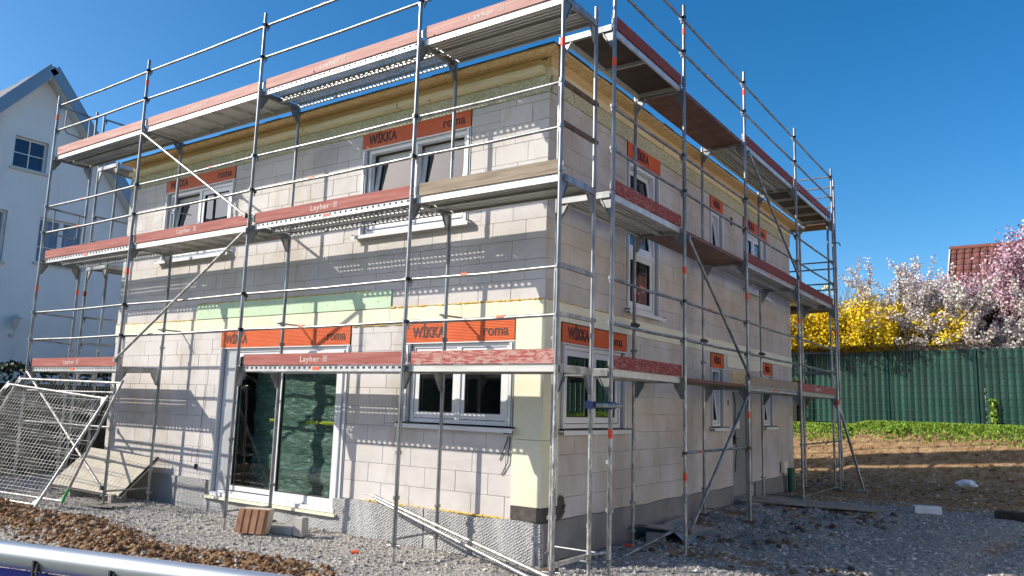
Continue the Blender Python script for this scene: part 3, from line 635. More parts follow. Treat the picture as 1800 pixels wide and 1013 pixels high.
m = MB(); m.box((u0+.08, -.07, z0-.0), (u1-.08, .03, z0+.055), FM); m.obj('threshold', M['pvc'], dw)
m = MB(); m.box((u0+.135, .028, z0+.09), (u0+.355, .11, z1-.055), FM); m.obj('side_panel', M['pvcg'], dw)
# green protective sheet hung inside the door
V = []; F = []; nu, nzz = 70, 50
for i in range(nu+1):
    for j in range(nzz+1):
        t, s = i/nu, j/nzz; x = u0+.4+t*(u1-u0-.6); z = .3+s*2.1
        yy = .42+.012*math.sin(t*21+s*4)+.018*math.sin(s*31+t*9+2*math.sin(t*5))+.010*math.sin((t*.6+s)*75)
        V.append((x, yy, z))
for i in range(nu):
    for j in range(nzz): a = i*(nzz+1)+j; F.append((a, a+nzz+1, a+nzz+2, a+1))
m = MB(); m.add(V, F, True); sh = m.obj('green_sheet', M['sheet'], dw)
m = MB()
for xx in (-5.3, -4.45, -4.1, -3.6): m.box((xx, .34, 1.40), (xx+.26, .345, 1.45))
m.box((-4.3, .36, 1.41), (-3.35, .364, 1.435)); m.obj('yellow_tape', M['yellow'], dw)
# right facade windows
o = RO['R1']; u0, u1, z0, z1 = o; mid = (u0+u1)/2; window('window', RM, o, [(u0+.14, mid-.02, z0+.09, z1-.055), (mid+.02, u1-.14, z0+.09, z1-.055)], (mid,), (), cat_label='two part ground floor window near the corner')
o = RO['R2']; u0, u1, z0, z1 = o; window('stair_window', RM, o, [(u0+.14, u1-.14, z0+.09, 4.0), (u0+.14, u1-.14, 4.06, 4.62, T), (u0+.14, u1-.14, 4.68, z1-.055, T)], (), ((u0+.13, u1-.13, 4.03), (u0+.13, u1-.13, 4.65)), cat_label='tall narrow stair window of three lights')
for k in ('R4', 'R6', 'R8'): o = RO[k]; u0, u1, z0, z1 = o; window('window', RM, o, [(u0+.135, u1-.135, z0+.08, z1-.05, T, .055)], cat_label={'R4': 'small upper window tilted open', 'R6': 'small ground floor window left of the door', 'R8': 'small ground floor window right of the door'}[k])
o = RO['R5']; u0, u1, z0, z1 = o; mid = (u0+u1)/2; window('window', RM, o, [(u0+.14, mid-.02, z0+.09, z1-.055), (mid+.02, u1-.14, z0+.09, z1-.055)], (mid,), (), cat_label='upper window of two lights towards the rear')
# entrance door (temporary steel) with lintel board
o = RO['R7']; u0, u1, z0, z1 = o
m = MB(); m.box((u0+.02, .05, z0), (u0+.12, .12, 2.28), RM); m.box((u1-.12, .05, z0), (u1-.02, .12, 2.28), RM); m.box((u0+.12, .05, 2.2), (u1-.12, .12, 2.28), RM); dr = m.obj('entrance_door', M['steeldoor'], house)
m = MB(); m.box((u0+.125, .075, z0+.02), (u1-.125, .11, 2.195), RM); lf = m.obj('door_leaf', M['steeldoor'], dr)
m = MB(); m.box((u0+.18, .03, 1.18), (u0+.21, .074, 1.34), RM); m.box((u0+.18, .02, 1.27), (u0+.34, .035, 1.29), RM); m.obj('door_handle', M['rubber'], lf)
m = MB(); m.tube((-.073, u0+.52, 1.72), (-.0725, u0+.52, 1.72), .075, 16); m.obj('round_sticker', simple('blue_sticker', (.06, .14, .3), (.2, .32, .5), 60), lf)
m = MB(); m.box((u0+.42, .0725, 1.46), (u0+.60, .0745, 1.60), RM); m.obj('yellow_sticker', M['cream'], lf)
m = MB(); m.box((u0+.0, -.004, 2.29), (u1-.3, .04, 2.52), RM); m.obj('lintel_board', M['osb'], dr)
m = MB(); m.path([(.012, u0-.02, 2.2), (.03, u0+.07, 1.9), (.02, u0+.05, 1.5), (.03, u0+.10, 1.1), (.05, u0-.02, .8), (.06, u0-.06, .7)], .011, 6); m.obj('cable', M['rubber'], house)
m = MB(); m.path([(-6.53, -.015, 1.95), (-6.56, -.015, 1.2), (-6.59, -.02, .68)], .004, 5); m.tube((-6.60, -.02, .68), (-6.60, -.02, .60), .022, 8); m.obj('hanging_plug', M['rubber'], house)
m = MB(); m.path([(-.47, -.01, 1.40), (-.52, -.02, 1.25), (-.58, -.012, 1.12)], .006, 5); m.path([(-.44, -.01, 1.40), (-.46, -.02, 1.1), (-.55, -.014, .95)], .006, 5)
m.path([(-.52, -.03, 1.44), (-.38, -.06, 1.45)], .014, 6); m.obj('cable_tail', M['rubber'], house)
m = MB(); m.box((.03, 9.45, .52), (.10, 9.72, .76), None); m.obj('junction_box', M['cream'], house)
m = MB(); m.path([(.06, 9.5, .52), (.08, 9.45, .30)], .008, 5); m.obj('box_cable', M['rubber'], house)
m = MB(); m.box((.001, 6.26, 1.88), (.006, 6.31, 1.98)); m.obj('wall_hole', M['rubber'], house); m = MB(); m.box((.001, 6.52, 5.30), (.012, 6.62, 5.45)); m.obj('wall_hole', M['rubber'], house)
# ================================================================== SCAFFOLDS
ZL = {1: 2.2, 2: 4.2, 3: 6.2}; FW_ = .73
def run_map(org, d, inn): return lambda u, w, z: (org[0]+d[0]*u+inn[0]*w, org[1]+d[1]*u+inn[1]*w, z)
_cache = {}
def plate_holes(m, Mp, u0, u1, w0, w1, z, nu_, nw, hole=.45, rows=None):
    du = (u1-u0)/nu_; dw = (w1-w0)/nw
    for j in range(nw):
        a = w0+j*dw; b = a+dw
        if rows is not None and j not in rows: m.add([Mp(u0, a, z), Mp(u1, a, z), Mp(u1, b, z), Mp(u0, b, z)], [(0, 1, 2, 3)]); continue
        c0, c1 = a+dw*(1-hole)/2, b-dw*(1-hole)/2
        m.add([Mp(u0, a, z), Mp(u1, a, z), Mp(u1, c0, z), Mp(u0, c0, z)], [(0, 1, 2, 3)]); m.add([Mp(u0, c1, z), Mp(u1, c1, z), Mp(u1, b, z), Mp(u0, b, z)], [(0, 1, 2, 3)])
        for i in range(nu_): p = u0+(i+(1+hole)/2)*du; q = min(p+du*(1-hole), u1); m.add([Mp(p, c0, z), Mp(q, c0, z), Mp(q, c1, z), Mp(p, c1, z)], [(0, 1, 2, 3)])
def flange_holes(m, Mp, u0, u1, w, z0, z1, n_):
    du = (u1-u0)/n_; a, b = z0+(z1-z0)*.42, z0+(z1-z0)*.78
    V = lambda p, q, c, d: m.add([Mp(p, w, c), Mp(q, w, c), Mp(q, w, d), Mp(p, w, d)], [(0, 1, 2, 3)])
    V(u0, u1, z0, a); V(u0, u1, b, z1)
    for i in range(n_): V(u0+i*du, u0+(i+.55)*du, a, b)
def deck(par, Mp, u0, u1, z, kind):
    a, b = u0+.03, u1-.03; L = b-a; g = None
    if kind == 'steel':
        for k in (0, 1):
            w0 = .055+k*.32; w1 = w0+.305; m = MB()
            plate_holes(m, Mp, a, b, w0, w1, z+.0, int(L/.07), 9, .6, rows={1, 3, 4, 6, 7}); plate_holes(m, Mp, a, b, w0, w1, z-.003, int(L/.07), 9, .6, rows={1, 3, 4, 6, 7})
            for w_ in (w0, w1): flange_holes(m, Mp, a, b, w_, z-.078, z, int(L/.095))
            for w_ in (w0, w1-.02): m.add([Mp(a, w_, z-.078), Mp(b, w_, z-.078), Mp(b, w_+.02, z-.078), Mp(a, w_+.02, z-.078)], [(0, 1, 2, 3)])
            g = m.obj('deck_plank', M['steeldeck'], par)
        m = MB(); m.box(((a+b)/2-.07, .052, z-.06), ((a+b)/2+.07, .0545, z-.02), Mp); m.obj('orange_sticker', M['orangeband'], g)
    elif kind == 'rib':
        for k in (0, 1):
            w0 = .055+k*.32; w1 = w0+.305; m = MB(); m.box((a, w0, z-.008), (b, w1, z), Mp); m.box((a, w0, z-.078), (b, w0+.008, z-.009), Mp); m.box((a, w1-.008, z-.078), (b, w1, z-.009), Mp)
            for q in (.09, .15, .21): m.box((a, w0+q, z-.05), (b, w0+q+.03, z-.009), Mp)
            m.box((a, w0+.009, z-.078), (b, w0+.03, z-.073), Mp); m.box((a, w1-.03, z-.078), (b, w1-.009, z-.073), Mp); m.obj('deck_plank', M['alu'], par)
    elif kind in ('ladder', 'dark', 'brown'):
        wd = 'alu' if kind == 'ladder' else 'brown'
        m = MB(); m.box((a, .055, z-.012), (b, .675, z), Mp); bd = m.obj('deck_board', M['alu' if kind == 'ladder' else ('darkply' if kind == 'dark' else 'brown')], par)
        if kind == 'brown':
            m = MB(); m.box((a, .06, z-.045), (b, .36, z-.013), Mp); m.box((a, .365, z-.045), (b, .67, z-.013), Mp); m.obj('deck_plank', M['brown'], bd)
        else:
            m = MB()
            for w0 in (.05, .655): m.box((a, w0, z-.085), (b, w0+.024, z-.0125), Mp)
            n_ = 7 if kind == 'ladder' else (2 if u1-u0 < 2.5 else 4)
            for i in range(n_+1): x = a+(b-a-.03)*i/n_; m.box((x, .075, z-.06), (x+.03, .654, z-.0125), Mp)
            if kind == 'ladder': m.box((a+.3, .3, z-.062), (b-.1, .36, z-.0126), Mp) if False else None
            m.obj('deck_rails', M['alu'], bd)
    elif kind == 'thin':
        m = MB(); m.box((a, .06, z-.04), (b, .36, z), Mp); m.obj('deck_plank', M['brown'], par); m = MB(); m.box((a, .37, z-.04), (b, .67, z-.002), Mp); m.obj('deck_plank', M['raw'], par)
LAY = {}
def toe(par, Mp, u0, u1, z, mat, text=False, flip=1):
    m = MB(); m.box((u0+.075, .036, z+.004), (u1-.02, .066, z+.154), Mp); t = m.obj('toe_board', M[mat], par)
    m = MB(); m.box((u0+.04, .04, z+.03), (u0+.072, .062, z+.13), Mp); m.obj('end_fitting', M['galv2'], t); m = MB(); m.box((u1-.018, .045, z+.03), (u1+.005, .06, z+.13), Mp); m.obj('end_fitting', M['galv2'], t)
    if text:
        if 'm' not in LAY:
            LAY['m'] = text_mesh('Layher', .105, .0006, M['letter'], .0012, 0, 1.15, 1.12)
            b = MB(); b.box((0, 0, 0), (.07, .008, .001)); b.box((0, .062, 0), (.07, .07, .001)); b.box((0, .008, 0), (.008, .062, .001)); b.box((.062, .008, 0), (.07, .062, .001))
            b.box((.02, .018, 0), (.028, .052, .001)); b.box((.042, .018, 0), (.05, .052, .001)); b.box((.028, .030, 0), (.042, .038, .001)); b.box((.030, .044, 0), (.040, .056, .001)); LAY['b'] = b.mesh('logo', M['letter'])
        ax = (Vector(Mp(1, 0, 0))-Vector(Mp(0, 0, 0)))*flip; nn = ax.cross(Vector((0, 0, 1)))
        for me, off in ((LAY['m'], -.30), (LAY['b'], .14)):
            org = Vector(Mp((u0+u1)/2, .0345, z+.045))+ax*off
            if me is LAY['b']: org += Vector((0, 0, .002))
            B = Matrix.Identity(4)
            for i in range(3): B[i][0] = ax[i]; B[i][1] = (0, 0, 1)[i]; B[i][2] = nn[i]; B[i][3] = org[i]
            inst('lettering' if me is LAY['m'] else 'logo', me, t, B)
def coupler(m, Mp, u, w, z, s=1, inn=1):
    P = [(-.028, -.012), (-.012, -.028), (.012, -.028), (.028, -.012), (.028, .012), (.012, .028), (-.012, .028), (-.028, .012)]
    m.extrude(P, lambda t, a, b: Mp(u+a, w+b, t), z-.022, z+.018)
    x = sorted((u+s*.026, u+s*.048)); m.box((x[0], w+.008, z-.05), (x[1], w+.05, z+.012), Mp); x = sorted((u+s*.030, u+s*.040)); m.box((x[0], w+.02, z-.095), (x[1], w+.034, z-.051), Mp)
def frame(par, Mp, u, lv, mat='galv', lean=0.0, top_in=0.0, clips=True, rubs=True):
    zt = ZL[lv]; zb = zt-2.0
    m = MB(); m.box((u-.025, .03, zt-.085), (u+.025, .70, zt-.035), Mp); m.box((u-.025, .03, zt-.033), (u-.019, .70, zt-.012), Mp); m.box((u+.019, .03, zt-.033), (u+.025, .70, zt-.012), Mp)
    fr = m.obj('scaffold_frame', M['galv'], par)
    if lv == 1: m = MB(); m.tube(Mp(u, .02, zb+.05), Mp(u, FW_-.02, zb+.05), .014, 8); m.obj('foot_bar', M['galv'], fr)
    for w_, mt in ((0, mat), (FW_, mat)):
        m = MB(); t = zt+(.0 if w_ == 0 else top_in); m.tube(Mp(u, w_, zb+.003), Mp(u, w_, t-.003), .0242, 12); m.tube(Mp(u, w_, zb+.002), Mp(u, w_, zb+.07), .0275, 12)
        if clips:
            for zz in ((zb+.5, zb+1.0) if w_ == 0 else (zb+.35,)): m.box((u-.012, w_-.042, zz-.02), (u+.012, w_+.042, zz+.02), Mp)
        m.obj('post', M[mt], fr)
    for w_, s in ((.024, 1), (FW_-.024, -1)):
        m = MB()
        P = [(w_, zt-.075), (w_+s*.13, zt-.085), (w_+s*.125, zt-.13), (w_+s*.02, zt-.28), (w_, zt-.29)]
        m.extrude(P, lambda t, a, b: Mp(t, a, b), u-.004, u+.004)
        m.extrude([(w_+s*.125, zt-.085), (w_+s*.133, zt-.085), (w_+s*.028, zt-.28), (w_+s*.02, zt-.28)], lambda t, a, b: Mp(t, a, b), u-.016, u+.016)
        m.obj('gusset', M['galv'], fr)
    return fr
def guard_post(par, Mp, u, w=0, z0=6.2, h=1.18):
    m = MB(); m.tube(Mp(u, w, z0+.003), Mp(u, w, z0+h), .0242, 12); m.tube(Mp(u, w, z0+.002), Mp(u, w, z0+.07), .0275, 12); m.obj('guard_post', M['galv'], par)
def rail(par, Mp, u0, u1, z, w=.0, r=.019, nm='guard_rail', cpl=True, sag=0.0, band=None, z1=None):
    z1 = z if z1 is None else z1; m = MB(); mid = (u0+u1)/2; wo = w+.032 if w < .3 else w-.032
    m.tube(Mp(u0+.03, wo, z), Mp(mid, wo, (z+z1)/2-sag), r, 10); m.tube(Mp(mid, wo, (z+z1)/2-sag), Mp(u1-.03, wo, z1), r, 10); o = m.obj(nm, M['galv'], par)
    if cpl:
        mt = M['rust' if random.random() < .3 else 'galv']; m = MB(); coupler(m, Mp, u0, w, z, 1); m.obj('wedge_coupler', mt, o); m = MB(); coupler(m, Mp, u1, w, z1, -1); m.obj('wedge_coupler', mt, o)
    if band is not None:
        x = u0+(u1-u0)*band; m = MB(); m.tube(Mp(x-.05, wo, z+(z1-z)*band), Mp(x+.05, wo, z+(z1-z)*band), r+.0015, 10); m.obj('orange_band', M['orangeband'], o)
def brace(par, p, q, r=.021, mt='galv2'):
    m = MB(); m.tube(p, q, r, 10); o = m.obj('diagonal_brace', M[mt], par)
    m = MB(); d = (Vector(q)-Vector(p)).normalized()
    for c in (Vector(p), Vector(q)): m = MB(); m.box(tuple(c-Vector((.022, .022, .035))), tuple(c+Vector((.022, .022, .035)))); m.obj('brace_clamp', M['galv'], o)
def band(par, Mp, u, w, z, h=.10):
    m = MB(); m.tube(Mp(u, w, z-h/2), Mp(u, w, z+h/2), .0262, 12, False); m.obj('orange_band', M['orangeband'], par)
def jack(par, Mp, u, w, zg, top=.2):
    if zg > top-.02: zg = top-.02
    m = MB(); m.tube(Mp(u, w, zg+.012), Mp(u, w, top+.01), .0185, 10); j = m.obj('base_jack', M['galv2'], par)
    m = MB(); m.box((u-.075, w-.075, zg-.01), (u+.075, w+.075, zg+.012), Mp); m.obj('base_plate', M['rust'], j)
    m = MB(); zc = top-.03; m.tube(Mp(u, w, zc), Mp(u, w, zc+.028), .036, 8); m.tube(Mp(u-.10, w, zc+.02), Mp(u+.10, w, zc+.005), .009, 6); m.obj('collar_nut', M['galv'], j)
# ---------- front run
FU = [0, 2.07, 5.14, 8.21, 11.28]
FMp = run_map((.801, -1.03), (-1, 0), (0, 1))
S1 = thing('scaffold', 'long scaffold along the sunlit front with faded red toe boards and sloping braces', 'scaffold', (.801, -1.03, .1), 'scaffold runs round the new house')
for i, u in enumerate(FU):
    for lv in (1, 2, 3): frame(S1, FMp, u, lv, 'galv2' if (i == 0 and lv == 1) else 'galv', top_in=(.17 if (i == 0 and lv == 3) else 0))
    guard_post(S1, FMp, u)
for (u, w, zg) in [(0, 0, .0), (0, .73, -.03), (2.07, 0, -.07), (2.07, .73, -.08), (5.14, 0, -.02), (5.14, .73, .05), (8.21, 0, .05), (8.21, .73, .0), (11.28, 0, .0), (11.28, .73, 0)]: jack(S1, FMp, u, w, zg)
FD = {(0, 1): 'rib', (0, 2): 'rib', (0, 3): 'rib', (1, 1): 'steel', (1, 2): 'steel', (1, 3): 'steel', (2, 2): 'ladder', (2, 3): 'ladder', (3, 1): 'steel', (3, 2): 'steel', (3, 3): 'rib'}
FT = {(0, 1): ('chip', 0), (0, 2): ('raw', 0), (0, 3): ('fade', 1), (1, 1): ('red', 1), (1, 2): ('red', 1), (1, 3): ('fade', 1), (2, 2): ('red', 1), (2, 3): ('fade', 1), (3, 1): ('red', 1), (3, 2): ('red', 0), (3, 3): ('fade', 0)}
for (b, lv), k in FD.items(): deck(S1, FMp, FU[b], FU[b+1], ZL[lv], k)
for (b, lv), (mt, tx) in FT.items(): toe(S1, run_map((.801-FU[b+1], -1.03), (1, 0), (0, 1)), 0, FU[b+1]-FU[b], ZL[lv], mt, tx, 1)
for b in range(4):
    for lv in (1, 2, 3):
        for h in (.5, 1.0): rail(S1, FMp, FU[b], FU[b+1], ZL[lv]+h, 0, sag=.012, band=random.choice([None, None, .35, .6]))
rail(S1, FMp, FU[3], FU[4], 1.23); rail(S1, FMp, FU[3], FU[4], 1.78)
brace(S1, FMp(8.16, -.03, 6.08), FMp(5.2, -.03, 4.32)); brace(S1, FMp(5.14, -.04, 4.1), FMp(8.24, -.04, 2.3)); brace(S1, FMp(11.2, -.03, 2.12), FMp(8.26, -.03, .3))
for u, w, z in [(11.28, 0, 3.64), (8.21, 0, 3.74), (11.01, .73, 3.66), (0, 0, 5.63), (11.28, 0, 6.95), (8.21, 0, 6.97)]: band(S1, FMp, u if w == 0 else 11.28, w, z)
# end guards (tube loops) at the left end and short rails at the near corner
for z in (5.2, 7.2):
    m = MB(); m.path([FMp(11.28, .0, z-.02), FMp(11.28, .73, z-.05)], .017, 8); m.path([FMp(11.27, .15, z-.03), FMp(11.27, .15, z-.44), FMp(11.27, .2, z-.5), FMp(11.27, .55, z-.53), FMp(11.27, .6, z-.47), FMp(11.27, .6, z-.04)], .013, 8); m.obj('end_guard', M['galv'], S1)
guard_post(S1, FMp, 11.28, .73, 6.2, 1.1)
for z in (2.7, 3.2):
    m = MB(); m.tube(FMp(11.28, 0, z), FMp(11.28, .73, z-.03), .017, 8); m.obj('end_guard', M['galv'], S1)
for z in (2.72, 3.22, 4.75, 5.2): 
    m = MB(); m.box((-.022, .0, z-.03), (.022, .78, z+.012), FMp); m.obj('end_guard', M['rust'] if z > 4 else M['galv'], S1)
m = MB(); m.box((-.02, .03, .225), (.02, .70, .265), FMp); m.obj('foot_rail', M['galv2'], S1)
for u in (2.07, 5.14, 8.21):     # wall ties
    for z in (2.85, 4.9):
        if (u, z) in ((2.07, 4.9), (5.14, 4.9)): continue
        m = MB(); m.tube(FMp(u+.03, .64, z), FMp(u-.03, 1.02, z), .012, 8); m.box((u-.01, .70, z-.03), (u+.045, .76, z+.03), FMp); m.obj('wall_tie', M['galv'], S1)
# ---------- right run
RU = [0, 2.07, 4.64, 7.71, 10.78]
RMp = run_map((.955, -.14), (0, 1), (-1, 0))
S2 = thing('scaffold', 'scaffold along the shaded right side wall ending near the green fence', 'scaffold', (.955, -.14, .1), 'scaffold runs round the new house')
for i, u in enumerate(RU):
    for lv in (1, 2, 3): frame(S2, RMp, u, lv, 'galv2' if i < 2 and lv == 1 else 'galv')
    guard_post(S2, RMp, u)
for (u, w, zg) in [(0, 0, -.02), (0, .73, 0), (2.07, 0, -.06), (2.07, .73, -.0), (4.64, 0, .12), (4.64, .73, .15), (7.71, 0, .15), (7.71, .73, .15), (10.78, 0, .16), (10.78, .73, .16)]: jack(S2, RMp, u, w, zg)
RD = {(0, 1): 'rib', (0, 2): 'rib', (0, 3): 'dark', (1, 1): 'thin', (1, 2): 'brown', (1, 3): 'brown', (2, 1): 'steel', (2, 2): 'steel', (2, 3): 'rib', (3, 1): 'rib', (3, 2): 'steel', (3, 3): 'dark'}
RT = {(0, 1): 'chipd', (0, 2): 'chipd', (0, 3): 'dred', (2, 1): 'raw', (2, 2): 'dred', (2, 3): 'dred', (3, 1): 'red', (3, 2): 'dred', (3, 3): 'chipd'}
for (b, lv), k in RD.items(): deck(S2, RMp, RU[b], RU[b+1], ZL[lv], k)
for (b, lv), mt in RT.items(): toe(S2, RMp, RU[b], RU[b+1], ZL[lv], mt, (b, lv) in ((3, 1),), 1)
for b in range(4):
    for lv in (1, 2, 3):
        for h in (.5, 1.0): rail(S2, RMp, RU[b], RU[b+1], ZL[lv]+h, 0, sag=.01, band=random.choice([None, .4, None]))
rail(S2, RMp, RU[1], RU[2], 1.23, band=.25)
brace(S2, RMp(2.12, -.04, 4.05), RMp(4.62, -.04, 2.3), mt='galv'); brace(S2, RMp(4.55, -.03, 2.05), RMp(2.15, -.03, .25), mt='galv'); brace(S2, RMp(4.72, -.04, 6.0), RMp(7.66, -.04, 4.35), mt='galv')
for u, z in [(0, 1.5), (2.07, .93), (2.07, 3.61), (4.64, 1.73), (4.64, 3.6), (10.78, 2.04), (2.07, 6.98), (7.71, 3.53), (4.64, 7.02), (0, 5.72), (10.78, 3.58)]: band(S2, RMp, u, 0, z)
m = MB(); m.path([RMp(10.85, 0, 2.02), RMp(11.05, -.42, .18)], .022, 10); m.path([RMp(10.82, 0, 1.95), RMp(11.3, -.35, .18)], .02, 10); m.box((10.95, -.5, .12), (11.4, -.28, .16), RMp); m.obj('outrigger', M['galv'], S2)
for z in (6.72, 7.2, 4.7, 5.2, 2.7):
    m = MB(); m.tube(RMp(10.78, .0, z), RMp(10.78, .73, z), .017, 8); m.obj('end_guard', M['galv'], S2)
m = MB(); m.tube(RMp(10.78, .03, .24), RMp(7.76, .03, .24), .015, 8); m.obj('guard_rail', M['galv'], S2); m = MB(); m.tube(RMp(10.78, .03, 1.2), RMp(7.76, .03, 1.2), .015, 8); m.obj('guard_rail', M['galv'], S2)
m = MB(); m.tube(FMp(-.06, .73, 1.80), RMp(.02, -.13, 1.80), .026, 12); m.box((-.04, .68, 1.76), (.04, .78, 1.84), FMp, 1); m.box((-.04, -.045, 1.76), (.04, .045, 1.84), RMp, 1); m.obj('coupling_tube', [M['galv2'], M['bluecoupler']], S2)
m = MB(); m.tube(FMp(0, .73, .25), RMp(0, 0, .28), .018, 8); m.obj('foot_rail', M['galv2'], S2)
for u, z in ((2.07, 2.9), (4.64, 2.9), (7.71, 2.9)):
    m = MB(); m.tube(RMp(u, .66, z), RMp(u+.35, .95, z), .02, 8); m.box((u-.03, .69, z-.035), (u+.05, .77, z+.035), RMp); m.obj('wall_tie', M['rust'], S2)
m = MB(); m.path([RMp(10.78, .03, 5.62), RMp(10.78, -.12, 5.63), RMp(10.78, -.16, 5.55)], .012, 6); m.obj('safety_hook', M['rubber'], S2)
# ---------- left run and rear run
LMp = run_map((-10.5, -.14), (0, 1), (1, 0))
S3 = thing('scaffold', 'scaffold on the left side between the new house and the white neighbour house', 'scaffold', (-10.5, -.14, .1), 'scaffold runs round the new house')
LU = [0, 2.57, 5.64]
for u in LU:
    for lv in (1, 2, 3): frame(S3, LMp, u, lv)
    for w in (0, .73): jack(S3, LMp, u, w, 0)
guard_post(S3, LMp, 0, 0, 6.2, 1.1)
for b in range(2):
    for lv in (2, 3): deck(S3, LMp, LU[b], LU[b+1], ZL[lv], 'rib')
    for lv in (1, 2):
        for h in (.5, 1.0): rail(S3, LMp, LU[b], LU[b+1], ZL[lv]+h, 0, band=.5)
rail(S3, LMp, LU[0], LU[1], 7.2)
for lv in (1, 2): band(S3, LMp, 0, 0, ZL[lv]+1.46-2*(lv == 2) + (0 if lv == 1 else .0))
BMp = run_map((.8, 11.58), (-1, 0), (0, -1))
S4 = thing('scaffold', 'rear scaffold just seen past the far right corner of the new house', 'scaffold', (.8, 11.58, .1), 'scaffold runs round the new house')
BU = [0, 3.07, 6.14, 9.21, 12.28]
for u in BU:
    for lv in (1, 2, 3): frame(S4, BMp, u, lv)
    for w in (0, .73): jack(S4, BMp, u, w, .16)
guard_post(S4, BMp, 0)
for b in range(4):
    for lv in (2, 3): deck(S4, BMp, BU[b], BU[b+1], ZL[lv], 'brown'); toe(S4, BMp, BU[b], BU[b+1], ZL[lv], 'dred')
    for lv in (1, 2, 3):
        for h in (.5, 1.0): rail(S4, BMp, BU[b], BU[b+1], ZL[lv]+h, 0)
# ================================================================== NEIGHBOUR HOUSES
NX = -18.0
nb = thing('neighbour_house', 'white rendered house with steep gable and blue grey verge at the left', 'house', (NX, 1.9, 0))
yr, zr, sl = 1.87, 10.78, 1.222; HW = 5.4; ze = zr-sl*HW
def nwin(y0, y1, z0, z1, nx_, nz_, curt=False):
    m = MB(); fx = NX-.14
    def NMp(u, w_, z): return (NX-w_, u, z)
    rect_frame(m, NMp, y0, y1, z0, z1, .10, .16, .055)
    if nx_ == 3: m.box(((y0+y1)/2-.06, .10, z0+.055), ((y0+y1)/2+.06, .16, z1-.055), NMp)
    w_ = m.obj('window', M['pvc'], nb)
    m = MB()
    for i in range(1, nx_ if nx_ != 3 else 1): x = y0+(y1-y0)*i/nx_; m.box((x-.014, .11, z0+.055), (x+.014, .135, z1-.055), NMp)
    for j in range(1, nz_): z = z0+(z1-z0)*(j/nz_ if nx_ != 3 else .36); m.box((y0+.055, .112, z-.012), (y1-.055, .137, z+.012), NMp)
    m.obj('glazing_bar', M['pvc'], w_)
    xs = [y0+.055+(y1-y0-.11)*i/max(1, nx_-(nx_ == 3)) for i in range(nx_+1-(nx_ == 3))]
    for a, b in zip(xs, xs[1:]): m = MB(); m.box((a+.015, .14, z0+.055), (b-.015, .15, z1-.055), NMp); m.obj('pane', M['curtain'] if curt else M['navyglass'], w_)
    m = MB(); m.box((y0-.06, -.07, z0-.07), (y1+.06, .10, z0-.002), NMp); m.obj('sill', M['stuccogrey'], w_)
    return (y0, y1, z0, z1)
nh = [nwin(1.25, 2.12, 7.78, 8.66, 2, 2), nwin(2.12, 3.38, 5.28, 6.55, 3, 2, True), nwin(.05, 1.30, 5.15, 6.55, 3, 2, True)]
m = MB()
def top(y): return zr-sl*abs(y-yr)-.22
ys = sorted({yr-HW, yr+HW, yr}|{h[i] for h in nh for i in (0, 1)}); zs_ = sorted({h[i] for h in nh for i in (2, 3)})
for a, b in zip(ys, ys[1:]):
    c = -.2; mid = (a+b)/2; hh = sorted([h for h in nh if h[0] <= mid <= h[1]], key=lambda h: h[2])
    for h in hh: m.add([(NX, a, c), (NX, b, c), (NX, b, h[2]), (NX, a, h[2])], [(0, 1, 2, 3)]); c = h[3]
    m.add([(NX, a, c), (NX, b, c), (NX, b, top(b)), (NX, a, top(a))], [(0, 1, 2, 3)])
m.obj('gable_wall', M['stucco'], nb)
for h in nh:
    m = MB(); c = [(h[0], h[2]), (h[1], h[2]), (h[1], h[3]), (h[0], h[3])]
    for i in range(4): p, q = c[i], c[(i+1) % 4]; m.add([(NX, *p), (NX, *q), (NX-.16, *q), (NX-.16, *p)], [(0, 1, 2, 3)])
    m.obj('window_reveal', M['stuccogrey'], nb)
m = MB(); m.box((NX-9, yr-HW, -.2), (NX-.2, yr+HW, top(yr+HW))); m.obj('rear_body', M['stucco'], nb)
rf = MB()
for s in (-1, 1):
    e = (HW+.5); P = [(NX+.35, yr, zr), (NX+.35, yr+s*e, zr-sl*e), (NX-9.3, yr+s*e, zr-sl*e), (NX-9.3, yr, zr)]
    rf.quadbox([(x, y, z-.14) for x, y, z in P]+[(x, y, z) for x, y, z in P])
rfo = rf.obj('roof', M['slate'], nb)
tile = MB(); nrm = math.sqrt(1+sl*sl)
tile.box((0, 0, 0), (.29, .36, .035)); tm = tile.mesh('roof_tile', M['slate'])
for s in (-1, 1):
    for r_ in range(19):
        for c_ in range(3 if s > 0 else 6):
            d = .3*r_+.02; ang = math.atan(sl)
            B = Matrix.Translation((NX+.32-.3*(c_+1), yr+s*(d*math.cos(ang)), zr-d*math.sin(ang)+.012)) @ Matrix.Rotation(-s*ang+(0 if s > 0 else 0)-s*.05, 4, 'X') @ (Matrix.Identity(4) if s > 0 else Matrix.Translation((0, -.36, 0)))
            inst('roof_tile', tm, rfo, B)
m = MB()
for s in (-1, 1):
    a = Vector((NX+.36, yr, zr-.06)); b = Vector((NX+.36, yr+s*(HW+.5), zr-.06-sl*(HW+.5))); m.beam(a, b, .05, .30, (1, 0, 0) if False else (0, 0, 1))
m.obj('verge_board', M['barge'], nb)
m = MB()
for s in (-1, 1):
    a = Vector((NX+.2, yr, zr-.30)); b = Vector((NX+.2, yr+s*(HW+.45), zr-.30-sl*(HW+.45))); m.beam(a, b, .32, .03)
m.obj('soffit', M['stuccogrey'], nb)
